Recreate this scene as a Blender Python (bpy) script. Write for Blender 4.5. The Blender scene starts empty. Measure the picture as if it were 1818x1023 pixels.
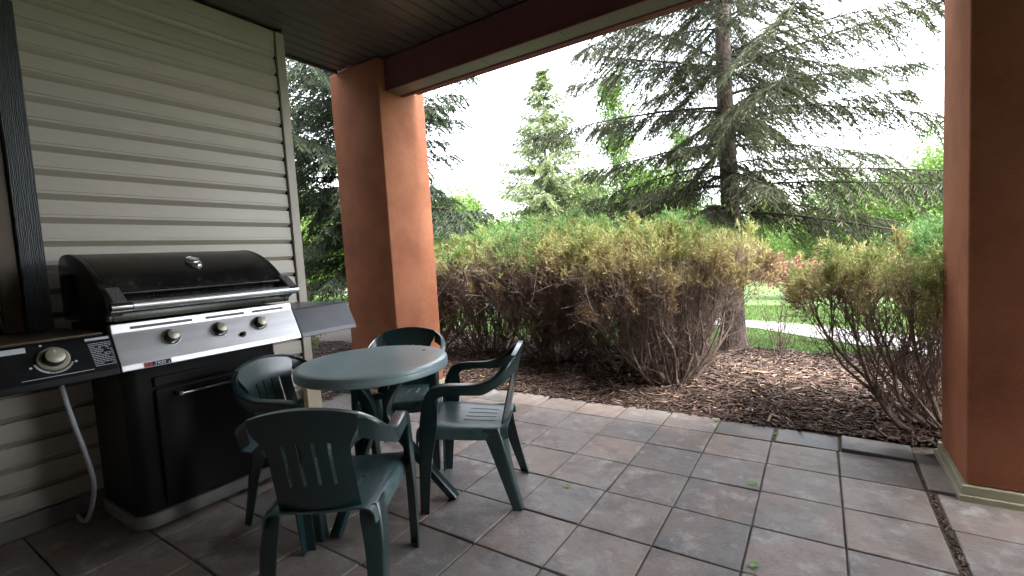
import bpy, bmesh, math, random
import numpy as np
from mathutils import Vector, Matrix
random.seed(7)
RS = np.random.RandomState(11)
PI = math.pi
sc = bpy.context.scene
col = sc.collection

# ------------------------------------------------------------------ camera
YAW, PIT, ROL, FPX = 0.5821, -0.0710, -0.0593, 833.94
cy, sy, cp, sp, cr, sr = (math.cos(YAW), math.sin(YAW), math.cos(PIT), math.sin(PIT), math.cos(ROL), math.sin(ROL))
_r = Vector((cy, sy, 0)); _f = Vector((-sy*cp, cy*cp, sp)); _u = _r.cross(_f)
_r2 = cr*_r + sr*_u; _u2 = -sr*_r + cr*_u
CAM = Vector((1.358, -2.696, 1.326))
cam = bpy.data.cameras.new('camera'); co = bpy.data.objects.new('camera', cam); col.objects.link(co)
m = Matrix.Identity(4)
for i in range(3):
    m[i][0] = _r2[i]; m[i][1] = _u2[i]; m[i][2] = -_f[i]; m[i][3] = CAM[i]
co.matrix_world = m
cam.sensor_width = 36.0; cam.lens = FPX/1818*36; cam.clip_start = 0.02; cam.clip_end = 800
sc.camera = co

# ------------------------------------------------------------------ sky, sun, exposure
SUN_EL, SUN_AZ = math.radians(60), math.radians(105)          # azimuth measured from +Y towards +X
w = bpy.data.worlds.new('World'); sc.world = w; w.use_nodes = True
nt = w.node_tree; nt.nodes.clear()
sky = nt.nodes.new('ShaderNodeTexSky'); sky.sky_type = 'NISHITA'; sky.sun_disc = False
sky.sun_elevation = SUN_EL; sky.sun_rotation = SUN_AZ; sky.dust_density = 1.5; sky.air_density = 1.0; sky.ozone_density = 1.0
hs = nt.nodes.new('ShaderNodeHueSaturation'); hs.inputs['Saturation'].default_value = 0.25
bg = nt.nodes.new('ShaderNodeBackground'); bg.inputs['Strength'].default_value = 0.15
wo = nt.nodes.new('ShaderNodeOutputWorld')
nt.links.new(sky.outputs[0], hs.inputs['Color']); nt.links.new(hs.outputs[0], bg.inputs['Color']); nt.links.new(bg.outputs[0], wo.inputs['Surface'])
sun = bpy.data.lights.new('sun', 'SUN'); sun.energy = 1.5; sun.angle = math.radians(25); sun.color = (1.0, 0.97, 0.92)
so = bpy.data.objects.new('sun', sun); col.objects.link(so)
sd = Vector((math.sin(SUN_AZ)*math.cos(SUN_EL), math.cos(SUN_AZ)*math.cos(SUN_EL), math.sin(SUN_EL)))
so.rotation_euler = sd.to_track_quat('Z', 'Y').to_euler(); so.location = sd*30
vs = sc.view_settings; vs.view_transform = 'Standard'; vs.look = 'None'; vs.gamma = 1; vs.use_curve_mapping = False
vs.exposure = 3.55
sc.cycles.use_denoising = True
sc.cycles.max_bounces = 10; sc.cycles.diffuse_bounces = 6; sc.cycles.transparent_max_bounces = 12

# ------------------------------------------------------------------ helpers: materials
def hexlin(h):
    v = [int(h[i:i+2], 16)/255 for i in (0, 2, 4)]
    return tuple(c/12.92 if c < .04045 else ((c+.055)/1.055)**2.4 for c in v)
def mat(name, c1, c2=None, scale=8.0, rough=0.6, metal=0.0, bump=0.0, bscale=None, detail=6, spec=None, stretch=None, rvar=0.0, coat=0.0, fac=(0.35, 0.65), bdist=0.01):
    M = bpy.data.materials.new(name); M.use_nodes = True
    n = M.node_tree.nodes; l = M.node_tree.links; b = n['Principled BSDF']
    b.inputs['Base Color'].default_value = (*c1, 1); b.inputs['Roughness'].default_value = rough; b.inputs['Metallic'].default_value = metal
    if spec is not None: b.inputs['Specular IOR Level'].default_value = spec
    if coat: b.inputs['Coat Weight'].default_value = coat; b.inputs['Coat Roughness'].default_value = 0.15
    tc = n.new('ShaderNodeTexCoord'); src = tc.outputs['Object']
    if stretch:
        mp = n.new('ShaderNodeMapping'); mp.inputs['Scale'].default_value = stretch; l.new(src, mp.inputs[0]); src = mp.outputs[0]
    if c2:
        no = n.new('ShaderNodeTexNoise'); no.inputs['Scale'].default_value = scale; no.inputs['Detail'].default_value = detail; no.inputs['Roughness'].default_value = .65
        l.new(src, no.inputs['Vector'])
        rp = n.new('ShaderNodeValToRGB'); rp.color_ramp.elements[0].position = fac[0]; rp.color_ramp.elements[1].position = fac[1]
        rp.color_ramp.elements[0].color = (*c1, 1); rp.color_ramp.elements[1].color = (*c2, 1)
        l.new(no.outputs[0], rp.inputs[0]); l.new(rp.outputs[0], b.inputs['Base Color'])
        if rvar:
            ma = n.new('ShaderNodeMapRange'); ma.inputs['To Min'].default_value = rough-rvar; ma.inputs['To Max'].default_value = rough+rvar
            l.new(no.outputs[0], ma.inputs[0]); l.new(ma.outputs[0], b.inputs['Roughness'])
    if bump:
        nb = n.new('ShaderNodeTexNoise'); nb.inputs['Scale'].default_value = bscale or scale*4; nb.inputs['Detail'].default_value = 8
        l.new(src, nb.inputs['Vector'])
        bp = n.new('ShaderNodeBump'); bp.inputs['Strength'].default_value = bump; bp.inputs['Distance'].default_value = bdist
        l.new(nb.outputs[0], bp.inputs['Height']); l.new(bp.outputs[0], b.inputs['Normal'])
    return M
def leafmat(name, stops, rough=0.6, trans=0.35, spec=0.3):
    """colour from the per-face attribute 'tone' (plant colour of each shoot), a little translucent"""
    M = bpy.data.materials.new(name); M.use_nodes = True
    n = M.node_tree.nodes; l = M.node_tree.links; b = n['Principled BSDF']; out = n['Material Output']
    at = n.new('ShaderNodeAttribute'); at.attribute_name = 'tone'
    rp = n.new('ShaderNodeValToRGB'); e = rp.color_ramp.elements
    while len(e) < len(stops): e.new(0.5)
    for k, (p_, c_) in enumerate(stops): e[k].position = p_; e[k].color = (*c_, 1)
    l.new(at.outputs['Fac'], rp.inputs[0]); l.new(rp.outputs[0], b.inputs['Base Color'])
    b.inputs['Roughness'].default_value = rough; b.inputs['Specular IOR Level'].default_value = spec
    if trans:
        t = n.new('ShaderNodeBsdfTranslucent'); mx = n.new('ShaderNodeMixShader'); mx.inputs[0].default_value = trans
        l.new(rp.outputs[0], t.inputs[0]); l.new(b.outputs[0], mx.inputs[1]); l.new(t.outputs[0], mx.inputs[2]); l.new(mx.outputs[0], out.inputs[0])
    return M

MT = {}
MT['siding'] = mat('tan_vinyl_siding', (.50, .455, .395), (.57, .52, .455), 3.5, .38, bump=.08, bscale=60, stretch=(1, .25, 1))
MT['trimtan'] = mat('tan_corner_trim', (.47, .42, .36), (.52, .47, .41), 5, .45)
MT['cream'] = mat('cream_painted_metal', (.55, .48, .33), (.50, .43, .30), 6, .5, bump=.05)
MT['stucco'] = mat('orange_stucco', (.50, .205, .112), (.37, .138, .075), 2.6, .85, bump=.9, bscale=95, bdist=.006, spec=.25)
MT['beam'] = mat('burgundy_stucco', (.21, .082, .082), (.17, .066, .07), 5, .8, bump=.35, bscale=150, bdist=.004, spec=.25)
MT['ceil'] = mat('brown_metal_soffit', (.072, .062, .060), (.09, .078, .074), 6, .36, bump=.12, bscale=240, bdist=.003)
MT['ventstrip'] = mat('taupe_vent_strip', (.15, .13, .125), (.12, .10, .10), 10, .5)
MT['darkwood'] = None
MT['basetrim'] = mat('pale_green_base_flashing', (.50, .48, .36), (.42, .40, .29), 9, .6, bump=.1)
MT['black'] = mat('black_painted_steel', (.006, .006, .007), (.010, .010, .011), 9, .45, bump=.04, spec=.22)
MT['enamel'] = mat('dusty_black_enamel', (.010, .010, .011), (.045, .043, .04), 7, .24, rvar=.1, fac=(.45, .8))
MT['steel'] = mat('brushed_stainless', (.60, .60, .61), (.70, .70, .71), 30, .42, metal=1, stretch=(1, .05, 1), rvar=.06, bump=.03, bscale=120)
MT['chrome'] = mat('polished_steel', (.72, .72, .74), rough=.14, metal=1)
MT['greymetal'] = mat('speckled_grey_casting', (.10, .10, .10), (.32, .32, .32), 120, .45, metal=.6)
MT['shelf'] = mat('blue_grey_painted_shelf', (.085, .088, .105), (.11, .112, .13), 6, .33)
MT['knob'] = mat('champagne_knob_face', (.50, .46, .36), (.55, .51, .41), 40, .38, metal=.5)
MT['knobdark'] = mat('dark_knob_skirt', (.012, .012, .012), rough=.35)
MT['plinth'] = mat('grey_plastic_plinth', (.20, .195, .185), (.26, .25, .24), 7, .6)
MT['hose'] = mat('grey_rubber_hose', (.33, .34, .36), rough=.4)
MT['white'] = mat('white_print', (.62, .66, .72), rough=.5)
MT['red'] = mat('red_print', (.5, .02, .03), rough=.5)
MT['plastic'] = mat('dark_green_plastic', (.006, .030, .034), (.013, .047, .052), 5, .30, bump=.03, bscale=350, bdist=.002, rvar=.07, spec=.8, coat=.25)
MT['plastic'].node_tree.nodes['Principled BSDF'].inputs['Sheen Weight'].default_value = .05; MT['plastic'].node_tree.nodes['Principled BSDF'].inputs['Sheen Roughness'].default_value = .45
MT['tableplastic'] = mat('sky_sheen_green_plastic', (.27, .375, .385), (.33, .435, .445), 6, .30, bump=.03, bscale=350, bdist=.002, rvar=.06, spec=.6)  # pale tabletop: the sky's reflection is put into the base colour
MT['seatplastic'] = mat('scuffed_sky_sheen_plastic', (.045, .095, .102), (.12, .18, .188), 9, .34, bump=.04, bscale=200, bdist=.002, spec=.8, stretch=(3, 1, 1), fac=(.4, .75))  # scuffed seat, made paler to carry the sky sheen in its colour
MT['soil'] = mat('dark_joint_soil', (.075, .060, .048), (.17, .14, .11), 40, .95, bump=.8, bscale=120)
MT['conc'] = mat('walk_concrete', (.165, .16, .155), (.215, .205, .20), 3, .85, bump=.2)
MT['pad'] = mat('exposed_aggregate', (.13, .12, .11), (.32, .30, .28), 90, .9, bump=.6, bscale=110, fac=(.4, .6))
MT['mulch'] = mat('dark_mulch_bed', (.030, .020, .015), (.075, .05, .036), 30, .95, bump=1, bscale=70, bdist=.03)
MT['lawn'] = mat('lawn_green', (.050, .098, .019), (.080, .138, .028), 1.7, .9, bump=.8, bscale=90, bdist=.03)
MT['spruce_bark'] = mat('spruce_bark', (.062, .046, .040), (.15, .112, .096), 22, .9, bump=1, bscale=45, stretch=(1, 1, .5), bdist=.03)
MT['limb'] = mat('dark_limb_bark', (.035, .027, .022), (.07, .052, .042), 30, .9)
MT['junstem'] = mat('juniper_stem_bark', (.135, .095, .078), (.25, .18, .145), 20, .85)
MT['birch'] = mat('pale_birch_bark', (.32, .30, .26), (.12, .11, .10), 18, .8, stretch=(1, 1, .4))
MT['rock'] = mat('grey_boulder', (.22, .20, .19), (.36, .34, .32), 6, .9, bump=.7, bscale=18)
MT['windowframe'] = mat('bronze_window_frame', (.10, .072, .045), (.13, .095, .06), 6, .4)
MT['roomwood'] = mat('glow_orange_room_wood', (.42, .20, .06), (.30, .13, .035), 4, .5, stretch=(1, 1, 8))  # warm glow of an indoor lamp put into the wood's bright orange
MT['plaster'] = mat('house_core', (.30, .27, .235), rough=.9)
# wood-grain dark grey board
def woodboard():
    M = bpy.data.materials.new('charcoal_woodgrain_board'); M.use_nodes = True
    n = M.node_tree.nodes; l = M.node_tree.links; b = n['Principled BSDF']
    tc = n.new('ShaderNodeTexCoord'); mp = n.new('ShaderNodeMapping'); mp.inputs['Scale'].default_value = (1, 16, 1.1)
    no = n.new('ShaderNodeTexWave'); no.bands_direction = 'Y'; no.inputs['Scale'].default_value = 3; no.inputs['Distortion'].default_value = 9; no.inputs['Detail'].default_value = 5; no.inputs['Detail Scale'].default_value = 1.6
    l.new(tc.outputs['Object'], mp.inputs[0]); l.new(mp.outputs[0], no.inputs[0])
    b.inputs['Base Color'].default_value = (.10, .115, .13, 1); b.inputs['Roughness'].default_value = .45
    bp = n.new('ShaderNodeBump'); bp.inputs['Strength'].default_value = .9; bp.inputs['Distance'].default_value = .006
    l.new(no.outputs['Fac'], bp.inputs['Height']); l.new(bp.outputs[0], b.inputs['Normal'])
    return M
MT['darkwood'] = woodboard()
# pavers: each stone its own shade, blotches, pale bloom and grit
def paver_mat(name, cols, bloom=.95):
    M = bpy.data.materials.new(name); M.use_nodes = True
    n = M.node_tree.nodes; l = M.node_tree.links; b = n['Principled BSDF']
    oi = n.new('ShaderNodeObjectInfo'); ge = n.new('ShaderNodeNewGeometry')
    rp = n.new('ShaderNodeValToRGB'); e = rp.color_ramp.elements
    while len(e) < len(cols): e.new(.5)
    for k, c in enumerate(cols): e[k].position = k/(len(cols)-1); e[k].color = (*c, 1)
    l.new(oi.outputs['Random'], rp.inputs[0])
    def noise(s, d, lo, hi, dist=0.0):
        no = n.new('ShaderNodeTexNoise'); no.inputs['Scale'].default_value = s; no.inputs['Detail'].default_value = d; no.inputs['Roughness'].default_value = .7
        no.inputs['Distortion'].default_value = dist
        l.new(ge.outputs['Position'], no.inputs['Vector'])
        mr = n.new('ShaderNodeMapRange'); mr.inputs['From Min'].default_value = lo; mr.inputs['From Max'].default_value = hi
        l.new(no.outputs[0], mr.inputs[0]); return mr.outputs[0], no.outputs[0]
    def mix(fac, a, bb, mode='MIX', k=1.0):
        mx = n.new('ShaderNodeMix'); mx.data_type = 'RGBA'; mx.blend_type = mode
        if k != 1.0:
            mu = n.new('ShaderNodeMath'); mu.operation = 'MULTIPLY'; mu.inputs[1].default_value = k; l.new(fac, mu.inputs[0]); fac = mu.outputs[0]
        l.new(fac, mx.inputs[0]); l.new(a, mx.inputs[6])
        if isinstance(bb, tuple): mx.inputs[7].default_value = (*bb, 1)
        else: l.new(bb, mx.inputs[7])
        return mx.outputs[2]
    f1, _ = noise(3.0, 7, .42, .62, .3)
    c = mix(f1, rp.outputs[0], (.30, .20, .155), k=.55)
    f4, _ = noise(5.2, 8, .47, .66, .3)
    c = mix(f4, c, (.13, .132, .14), k=.6)
    f2, _ = noise(6.5, 9, .53, .74, .25)
    c = mix(f2, c, (.56, .53, .51), k=bloom)
    f3, raw = noise(160, 3, .56, .72)
    c = mix(f3, c, (.5, .47, .44), k=.35)
    f5, _ = noise(70, 4, .58, .70)
    c = mix(f5, c, (.05, .045, .04), k=.5)
    l.new(c, b.inputs['Base Color'])
    mr = n.new('ShaderNodeMapRange'); mr.inputs['To Min'].default_value = .50; mr.inputs['To Max'].default_value = .80
    l.new(f2, mr.inputs[0]); l.new(mr.outputs[0], b.inputs['Roughness'])
    nb = n.new('ShaderNodeTexNoise'); nb.inputs['Scale'].default_value = 55; nb.inputs['Detail'].default_value = 9; l.new(ge.outputs['Position'], nb.inputs['Vector'])
    bp = n.new('ShaderNodeBump'); bp.inputs['Strength'].default_value = .35; bp.inputs['Distance'].default_value = .006
    l.new(nb.outputs[0], bp.inputs['Height']); l.new(bp.outputs[0], b.inputs['Normal'])
    return M
MT['paver'] = paver_mat('mottled_concrete_paver', [(.20, .20, .205), (.40, .325, .29), (.29, .275, .265), (.44, .365, .33), (.22, .22, .228), (.38, .345, .32), (.27, .255, .25)])
MT['paverdark'] = paver_mat('dark_grey_edge_paver', [(.13, .133, .14), (.155, .155, .16)], .12)
MT['paverpale'] = paver_mat('pale_concrete_slab', [(.44, .42, .40), (.47, .45, .43)], .3)
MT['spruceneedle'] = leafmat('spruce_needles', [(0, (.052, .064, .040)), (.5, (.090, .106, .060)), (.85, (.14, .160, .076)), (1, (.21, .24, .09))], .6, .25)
MT['backlitneedle'] = leafmat('backlit_spruce_needles', [(0, (.030, .044, .030)), (.5, (.055, .078, .048)), (.85, (.09, .125, .065)), (1, (.15, .20, .08))], .6, .2)  # darker copy of the needles: backlit shade put into the colour
MT['farneedle'] = leafmat('young_spruce_needles', [(0, (.10, .14, .08)), (.5, (.19, .24, .11)), (1, (.33, .37, .15))], .6, .3)
MT['juniper'] = leafmat('juniper_foliage', [(0, (.24, .16, .10)), (.22, (.37, .30, .145)), (.5, (.40, .385, .155)), (.75, (.28, .36, .125)), (1, (.14, .29, .10))], .65, .3)
MT['broadleaf'] = leafmat('fresh_broad_leaves', [(0, (.07, .135, .03)), (.5, (.125, .21, .045)), (1, (.20, .30, .075))], .5, .5)
MT['chips'] = leafmat('shredded_bark_chips', [(0, (.034, .023, .019)), (.4, (.105, .068, .055)), (.75, (.20, .135, .108)), (.92, (.32, .225, .17)), (1, (.52, .37, .23))], .75, 0)
MT['blade'] = leafmat('grass_blades', [(0, (.05, .10, .018)), (.6, (.085, .15, .030)), (1, (.145, .21, .048))], .6, .4)
MT['leafgreen'] = mat('fallen_green_leaf', (.22, .42, .10), (.16, .34, .07), 60, .5)
MT['leafdry'] = mat('dry_leaf', (.38, .29, .19), (.28, .2, .12), 60, .7)
MT['pebble'] = mat('white_pebble', (.6, .57, .52), rough=.7)
MT['redtwig'] = mat('red_twig_bark', (.20, .06, .05), (.28, .10, .08), 20, .7)

# ------------------------------------------------------------------ helpers: meshes and objects
def tag(o, label=None, cat=None, group=None, kind=None):
    if label: o['label'] = label
    if cat: o['category'] = cat
    if group: o['group'] = group
    if kind: o['kind'] = kind
    return o
def empty(name, loc=(0, 0, 0), rz=0.0, parent=None):
    o = bpy.data.objects.new(name, None); col.objects.link(o); o.location = loc; o.rotation_euler = (0, 0, rz); o.empty_display_size = .1
    if parent: o.parent = parent
    return o
def link(name, me, mt, parent=None, loc=(0, 0, 0), smooth=False):
    o = bpy.data.objects.new(name, me); col.objects.link(o); o.location = loc
    if mt is not None and len(me.materials) == 0: me.materials.append(MT[mt] if isinstance(mt, str) else mt)
    if parent: o.parent = parent
    if smooth:
        me.polygons.foreach_set('use_smooth', [True]*len(me.polygons))
    return o
class MB:
    def __init__(s): s.v = []; s.f = []
    def add(s, vs_, fs):
        k = len(s.v); s.v += [tuple(q) for q in vs_]; s.f += [tuple(i+k for i in f) for f in fs]; return s
    def box(s, x0, x1, y0, y1, z0, z1):
        return s.add([(x0, y0, z0), (x1, y0, z0), (x1, y1, z0), (x0, y1, z0), (x0, y0, z1), (x1, y0, z1), (x1, y1, z1), (x0, y1, z1)],
                     [(0, 3, 2, 1), (4, 5, 6, 7), (0, 1, 5, 4), (1, 2, 6, 5), (2, 3, 7, 6), (3, 0, 4, 7)])
    def prism(s, poly, y0, y1):
        """closed polygon of (x, z), extruded along y"""
        n = len(poly)
        return s.add([(x, y0, z) for x, z in poly]+[(x, y1, z) for x, z in poly],
                     [tuple(range(n)), tuple(range(2*n-1, n-1, -1))]+[(i, i+n, (i+1) % n+n, (i+1) % n) for i in range(n)])
    def tube(s, path, rad, n=8, cap=True):
        P = [Vector(p) for p in path]; rad = rad if isinstance(rad, (list, tuple)) else [rad]*len(P)
        k = len(s.v); t0 = (P[1]-P[0]).normalized(); a = t0.orthogonal().normalized()
        for i, p in enumerate(P):
            t = ((P[min(i+1, len(P)-1)]-P[max(i-1, 0)])).normalized(); a = (a-t*a.dot(t)).normalized(); b = t.cross(a)
            s.v += [tuple(p+(a*math.cos(2*PI*j/n)+b*math.sin(2*PI*j/n))*rad[i]) for j in range(n)]
        for i in range(len(P)-1):
            for j in range(n): s.f.append((k+i*n+j, k+i*n+(j+1) % n, k+(i+1)*n+(j+1) % n, k+(i+1)*n+j))
        if cap: s.f.append(tuple(k+j for j in range(n-1, -1, -1))); s.f.append(tuple(k+(len(P)-1)*n+j for j in range(n)))
        return s
    def lathe(s, prof, n=32, M=None):
        """profile of (r, z) about z"""
        k = len(s.v); M = M or Matrix.Identity(4)
        for r, z in prof:
            for j in range(n): s.v.append(tuple(M @ Vector((r*math.cos(2*PI*j/n), r*math.sin(2*PI*j/n), z))))
        for i in range(len(prof)-1):
            for j in range(n): s.f.append((k+i*n+j, k+i*n+(j+1) % n, k+(i+1)*n+(j+1) % n, k+(i+1)*n+j))
        s.f.append(tuple(k+j for j in range(n-1, -1, -1))); s.f.append(tuple(k+(len(prof)-1)*n+j for j in range(n)))
        return s
    def grid(s, rows, skip=None):
        """rows of points -> open sheet"""
        k = len(s.v); nr = len(rows); nc = len(rows[0])
        for r in rows: s.v += [tuple(p) for p in r]
        for i in range(nr-1):
            for j in range(nc-1):
                if skip and skip(i, j): continue
                s.f.append((k+i*nc+j, k+i*nc+j+1, k+(i+1)*nc+j+1, k+(i+1)*nc+j))
        return s
    def mesh(s, name):
        me = bpy.data.meshes.new(name); me.from_pydata(s.v, [], s.f); me.update(); return me
    def build(s, name, mt, parent=None, bevel=0.0, seg=2, smooth=False, solid=0.0, loc=(0, 0, 0), sub=0, angle=40):
        me = s.mesh(name); bm = bmesh.new(); bm.from_mesh(me)
        if solid == 0 and not sub: bmesh.ops.recalc_face_normals(bm, faces=bm.faces)
        if bevel:
            ed = [e for e in bm.edges if len(e.link_faces) == 2 and e.calc_face_angle(0) > .5]
            bmesh.ops.bevel(bm, geom=ed, offset=bevel, segments=seg, affect='EDGES', profile=.5, clamp_overlap=True)
        bm.to_mesh(me); bm.free()
        o = link(name, me, mt, parent, loc)
        if solid or sub:
            if solid:
                md = o.modifiers.new('solid', 'SOLIDIFY'); md.thickness = solid; md.offset = 0
            if sub:
                md = o.modifiers.new('sub', 'SUBSURF'); md.levels = sub; md.render_levels = sub
            dg = bpy.context.evaluated_depsgraph_get(); dg.update()
            nm = bpy.data.meshes.new_from_object(o.evaluated_get(dg)); o.modifiers.clear(); o.data = nm; nm.name = name
            me = nm
        if smooth:
            me.polygons.foreach_set('use_smooth', [True]*len(me.polygons))
            try: me.set_sharp_from_angle(angle=math.radians(angle))
            except Exception: pass
        return o
def spline(pts, k=4):
    """Catmull-Rom through tuples of floats"""
    P = [np.array(p, float) for p in pts]; out = []
    for i in range(len(P)-1):
        p0 = P[max(i-1, 0)]; p1 = P[i]; p2 = P[i+1]; p3 = P[min(i+2, len(P)-1)]
        for j in range(k):
            t = j/k
            out.append(.5*((2*p1)+(-p0+p2)*t+(2*p0-5*p1+4*p2-p3)*t*t+(-p0+3*p1-3*p2+p3)*t**3))
    out.append(P[-1]); return out
def fast_mesh(name, V, Q, tone=None):
    """vertices (n,3), quads (m,4), per-face tone (m)"""
    me = bpy.data.meshes.new(name); V = np.ascontiguousarray(V, np.float32); Q = np.ascontiguousarray(Q, np.int32); mq = len(Q); c = Q.shape[1]
    me.vertices.add(len(V)); me.vertices.foreach_set('co', V.ravel())
    me.loops.add(mq*c); me.loops.foreach_set('vertex_index', Q.ravel())
    me.polygons.add(mq); me.polygons.foreach_set('loop_start', np.arange(mq, dtype=np.int32)*c)
    me.update(calc_edges=True)
    if tone is not None:
        a = me.attributes.new('tone', 'FLOAT', 'FACE'); a.data.foreach_set('value', np.ascontiguousarray(tone, np.float32))
    return me
def unit(a): return a/(np.linalg.norm(a, axis=-1, keepdims=True)+1e-9)
def blades(P, D, L, W, rs, n=1):
    """n crossed rhombic blades from each P along D; returns V, Q with face index -> source index"""
    N = len(P); Vs = []
    S0 = unit(np.cross(D, rs.normal(size=(N, 3))))
    T0 = np.cross(D, S0)
    for k in range(n):
        a = PI*k/n; S = S0*math.cos(a)+T0*math.sin(a)
        mid = P+D*(L*.5)[:, None]
        Vs.append(np.stack([P, mid+S*W[:, None], P+D*L[:, None], mid-S*W[:, None]], 1))
    V = np.concatenate(Vs, 0).reshape(-1, 3); Q = np.arange(len(V)).reshape(-1, 4)
    return V, Q, np.tile(np.arange(N), n)
def prisms(A, B, ra, rb, rs):
    """three-sided twigs A->B"""
    D = unit(B-A); S = unit(np.cross(D, rs.normal(size=A.shape)))
    T = np.cross(D, S); N = len(A); R = []
    for P, r in ((A, ra), (B, rb)):
        for k in range(3):
            a = 2*PI*k/3; R.append(P+(S*math.cos(a)+T*math.sin(a))*r[:, None])
    V = np.stack(R, 1).reshape(-1, 3); b = (np.arange(N)*6)[:, None]
    Q = np.concatenate([b+np.array([[k, (k+1) % 3, 3+(k+1) % 3, 3+k]]) for k in range(3)], 0)
    return V, Q
def join(parts):
    V = []; Q = []; k = 0
    for v, q in parts: V.append(v); Q.append(q+k); k += len(v)
    return np.concatenate(V), np.concatenate(Q)
def copy_tree(o, parent=None):
    c = o.copy(); col.objects.link(c); c.parent = parent
    for ch in list(o.children): copy_tree(ch, c)
    return c

# ================================================================== SETTING
# ---- ground sheets
g = MB(); N_ = 60
xs = [-250, -120, -60]+list(np.linspace(-40, 40, 41))+[60, 120, 250]; ys = [-250, -60, -20]+list(np.linspace(-10, 60, 36))+[120, 250]
def gz(x, y):
    d = max(0, math.hypot(max(0, abs(x)-6), max(0, y-9)))
    return -.042+min(.5, d*.006)*math.sin(x*.21+1)*math.cos(y*.17)*.8
g.grid([[(x, y, gz(x, y)) for x in xs] for y in ys])
tag(g.build('lawn', 'lawn', smooth=True), kind='structure')
# mulch bed with an uneven surface
def mz(x, y): return -.010+.011*math.sin(x*2.3+.4)*math.cos(y*2.9)+.008*math.sin(x*6.1)*math.sin(y*5.3)+.05*min(1, max(0, (y-1.15)/1.2))
def bed_edge(x): return 3.28+.16*math.sin(x*.9+.5)+.07*math.sin(x*2.7)+(max(0, -1.2-x)*.12)
g = MB(); X_ = np.linspace(-9, 5.2, 100)
g.grid([[(x, .985+(bed_edge(x)-.985)*t, (mz(x, .985+(bed_edge(x)-.985)*t) if 0 < t < 1 else -.06)) for x in X_] for t in np.linspace(0, 1, 26)])
bed = tag(g.build('mulch_bed', 'mulch', smooth=True), kind='structure')
g = MB(); X2 = np.linspace(-9, -2.9, 30)
g.grid([[(x, -.35+(1.1*t), mz(x, 0)-.012) for x in X2] for t in np.linspace(0, 1, 4)])
tag(g.build('mulch_strip', 'mulch', smooth=True), kind='structure')
# concrete walk across the lawn
walk = [(-30, 16, 1.1), (-18, 12.2, 1.0), (-9, 8.6, .8), (-5, 7.0, .7), (-2, 6.3, .6), (.4, 5.74, .42), (1.0, 5.45, .5), (1.6, 5.05, .58), (2.6, 4.4, .65), (4.5, 3.3, .7), (9, 1.5, .7)]
wk = spline(walk, 5); g = MB(); rows = []
for i, q in enumerate(wk):
    d = wk[min(i+1, len(wk)-1)][:2]-wk[max(i-1, 0)][:2]; d = d/np.linalg.norm(d); nn = np.array([-d[1], d[0]])
    a = q[:2]+nn*q[2]*.8; b = q[:2]-nn*q[2]*.8
    rows.append([(a[0], a[1], -.10), (a[0], a[1], -.026), (b[0], b[1], -.026), (b[0], b[1], -.10)])
g.grid(rows); tag(g.build('walkway', 'conc'), kind='structure')
# ---- patio: soil base with every paver on it
g = MB(); g.box(-2.19, 3.4, -4.3, 1.02, -.12, -.009)
patio = tag(g.build('patio', 'soil'), kind='structure')
S = .36
def paver_mesh(wx, wy, nm='paver'):
    b = MB(); b.box(-wx/2, wx/2, -wy/2, wy/2, -.05, 0); me = b.mesh(nm); bm = bmesh.new(); bm.from_mesh(me)
    bmesh.ops.recalc_face_normals(bm, faces=bm.faces)
    ed = [e for e in bm.edges if max(v.co.z for v in e.verts) > -.01]
    bmesh.ops.bevel(bm, geom=ed, offset=.006, segments=2, affect='EDGES', profile=.5)
    bm.to_mesh(me); bm.free(); me.polygons.foreach_set('use_smooth', [False]*len(me.polygons)); return me
pm = paver_mesh(S-.007, S-.007); pm.materials.append(MT['paver'])
def paver(me, x, y, z=0, rx=0, ry=0, rz=0):
    o = bpy.data.objects.new('paver', me); col.objects.link(o); o.parent = patio; o.location = (x, y, z); o.rotation_euler = (rx, ry, rz); return o
for i in range(-6, 5):
    for j in range(-11, 2):
        paver(pm, (i+.5)*S+random.uniform(-.0015, .0015), (j+.5)*S+random.uniform(-.0015, .0015), random.uniform(-.0025, .0015), random.gauss(0, .0035), random.gauss(0, .0035), random.gauss(0, .004))
# the far row, cut shorter, and its last few sunken dark stones
pe = paver_mesh(S-.010, .315); pe.materials.append(MT['paver'])
ped = paver_mesh(S-.012, .27); ped.materials.append(MT['paverdark'])
for i in range(-5, 2):
    paver(pe, (i+.5)*S, .72+.162, -.002, random.gauss(-.004, .003), random.gauss(0, .003), random.gauss(0, .004))
paver(ped, 2.5*S+.003, .72+.148, -.004, -.02, .004, -.012)
paver(ped, 3.5*S+.012, .72+.142, -.002, -.030, .010, -.020)
paver(ped, 4.5*S+.016, .72+.135, .012, -.060, .016, -.030)
pes = paver_mesh(.20, .24); pes.materials.append(MT['paverdark'])
paver(pes, 5*S+.118, .72+.115, -.008, -.04, .01, -.02)
# stones right of the wide joint
psl = paver_mesh(.30, .335); psl.materials.append(MT['paverpale'])
paver(psl, 5*S+.165, .36+.185, .003, 0, .004, -.02)
for j in range(-11, 1):
    for i in range(0, 4):
        paver(pm, 5*S+.034+(i+.5)*S, (j+.5)*S-.004, random.uniform(-.003, .002), random.gauss(0, .004), random.gauss(0, .004), -.012+random.gauss(0, .003))
# aggregate pad by the house corner
g = MB(); g.box(-3.35, -2.20, -.40, .32, -.08, -.006); g.box(-2.9, -2.20, .33, .335, -.08, -.03)
tag(g.build('concrete_pad', 'pad', bevel=.01), kind='structure')

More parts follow.
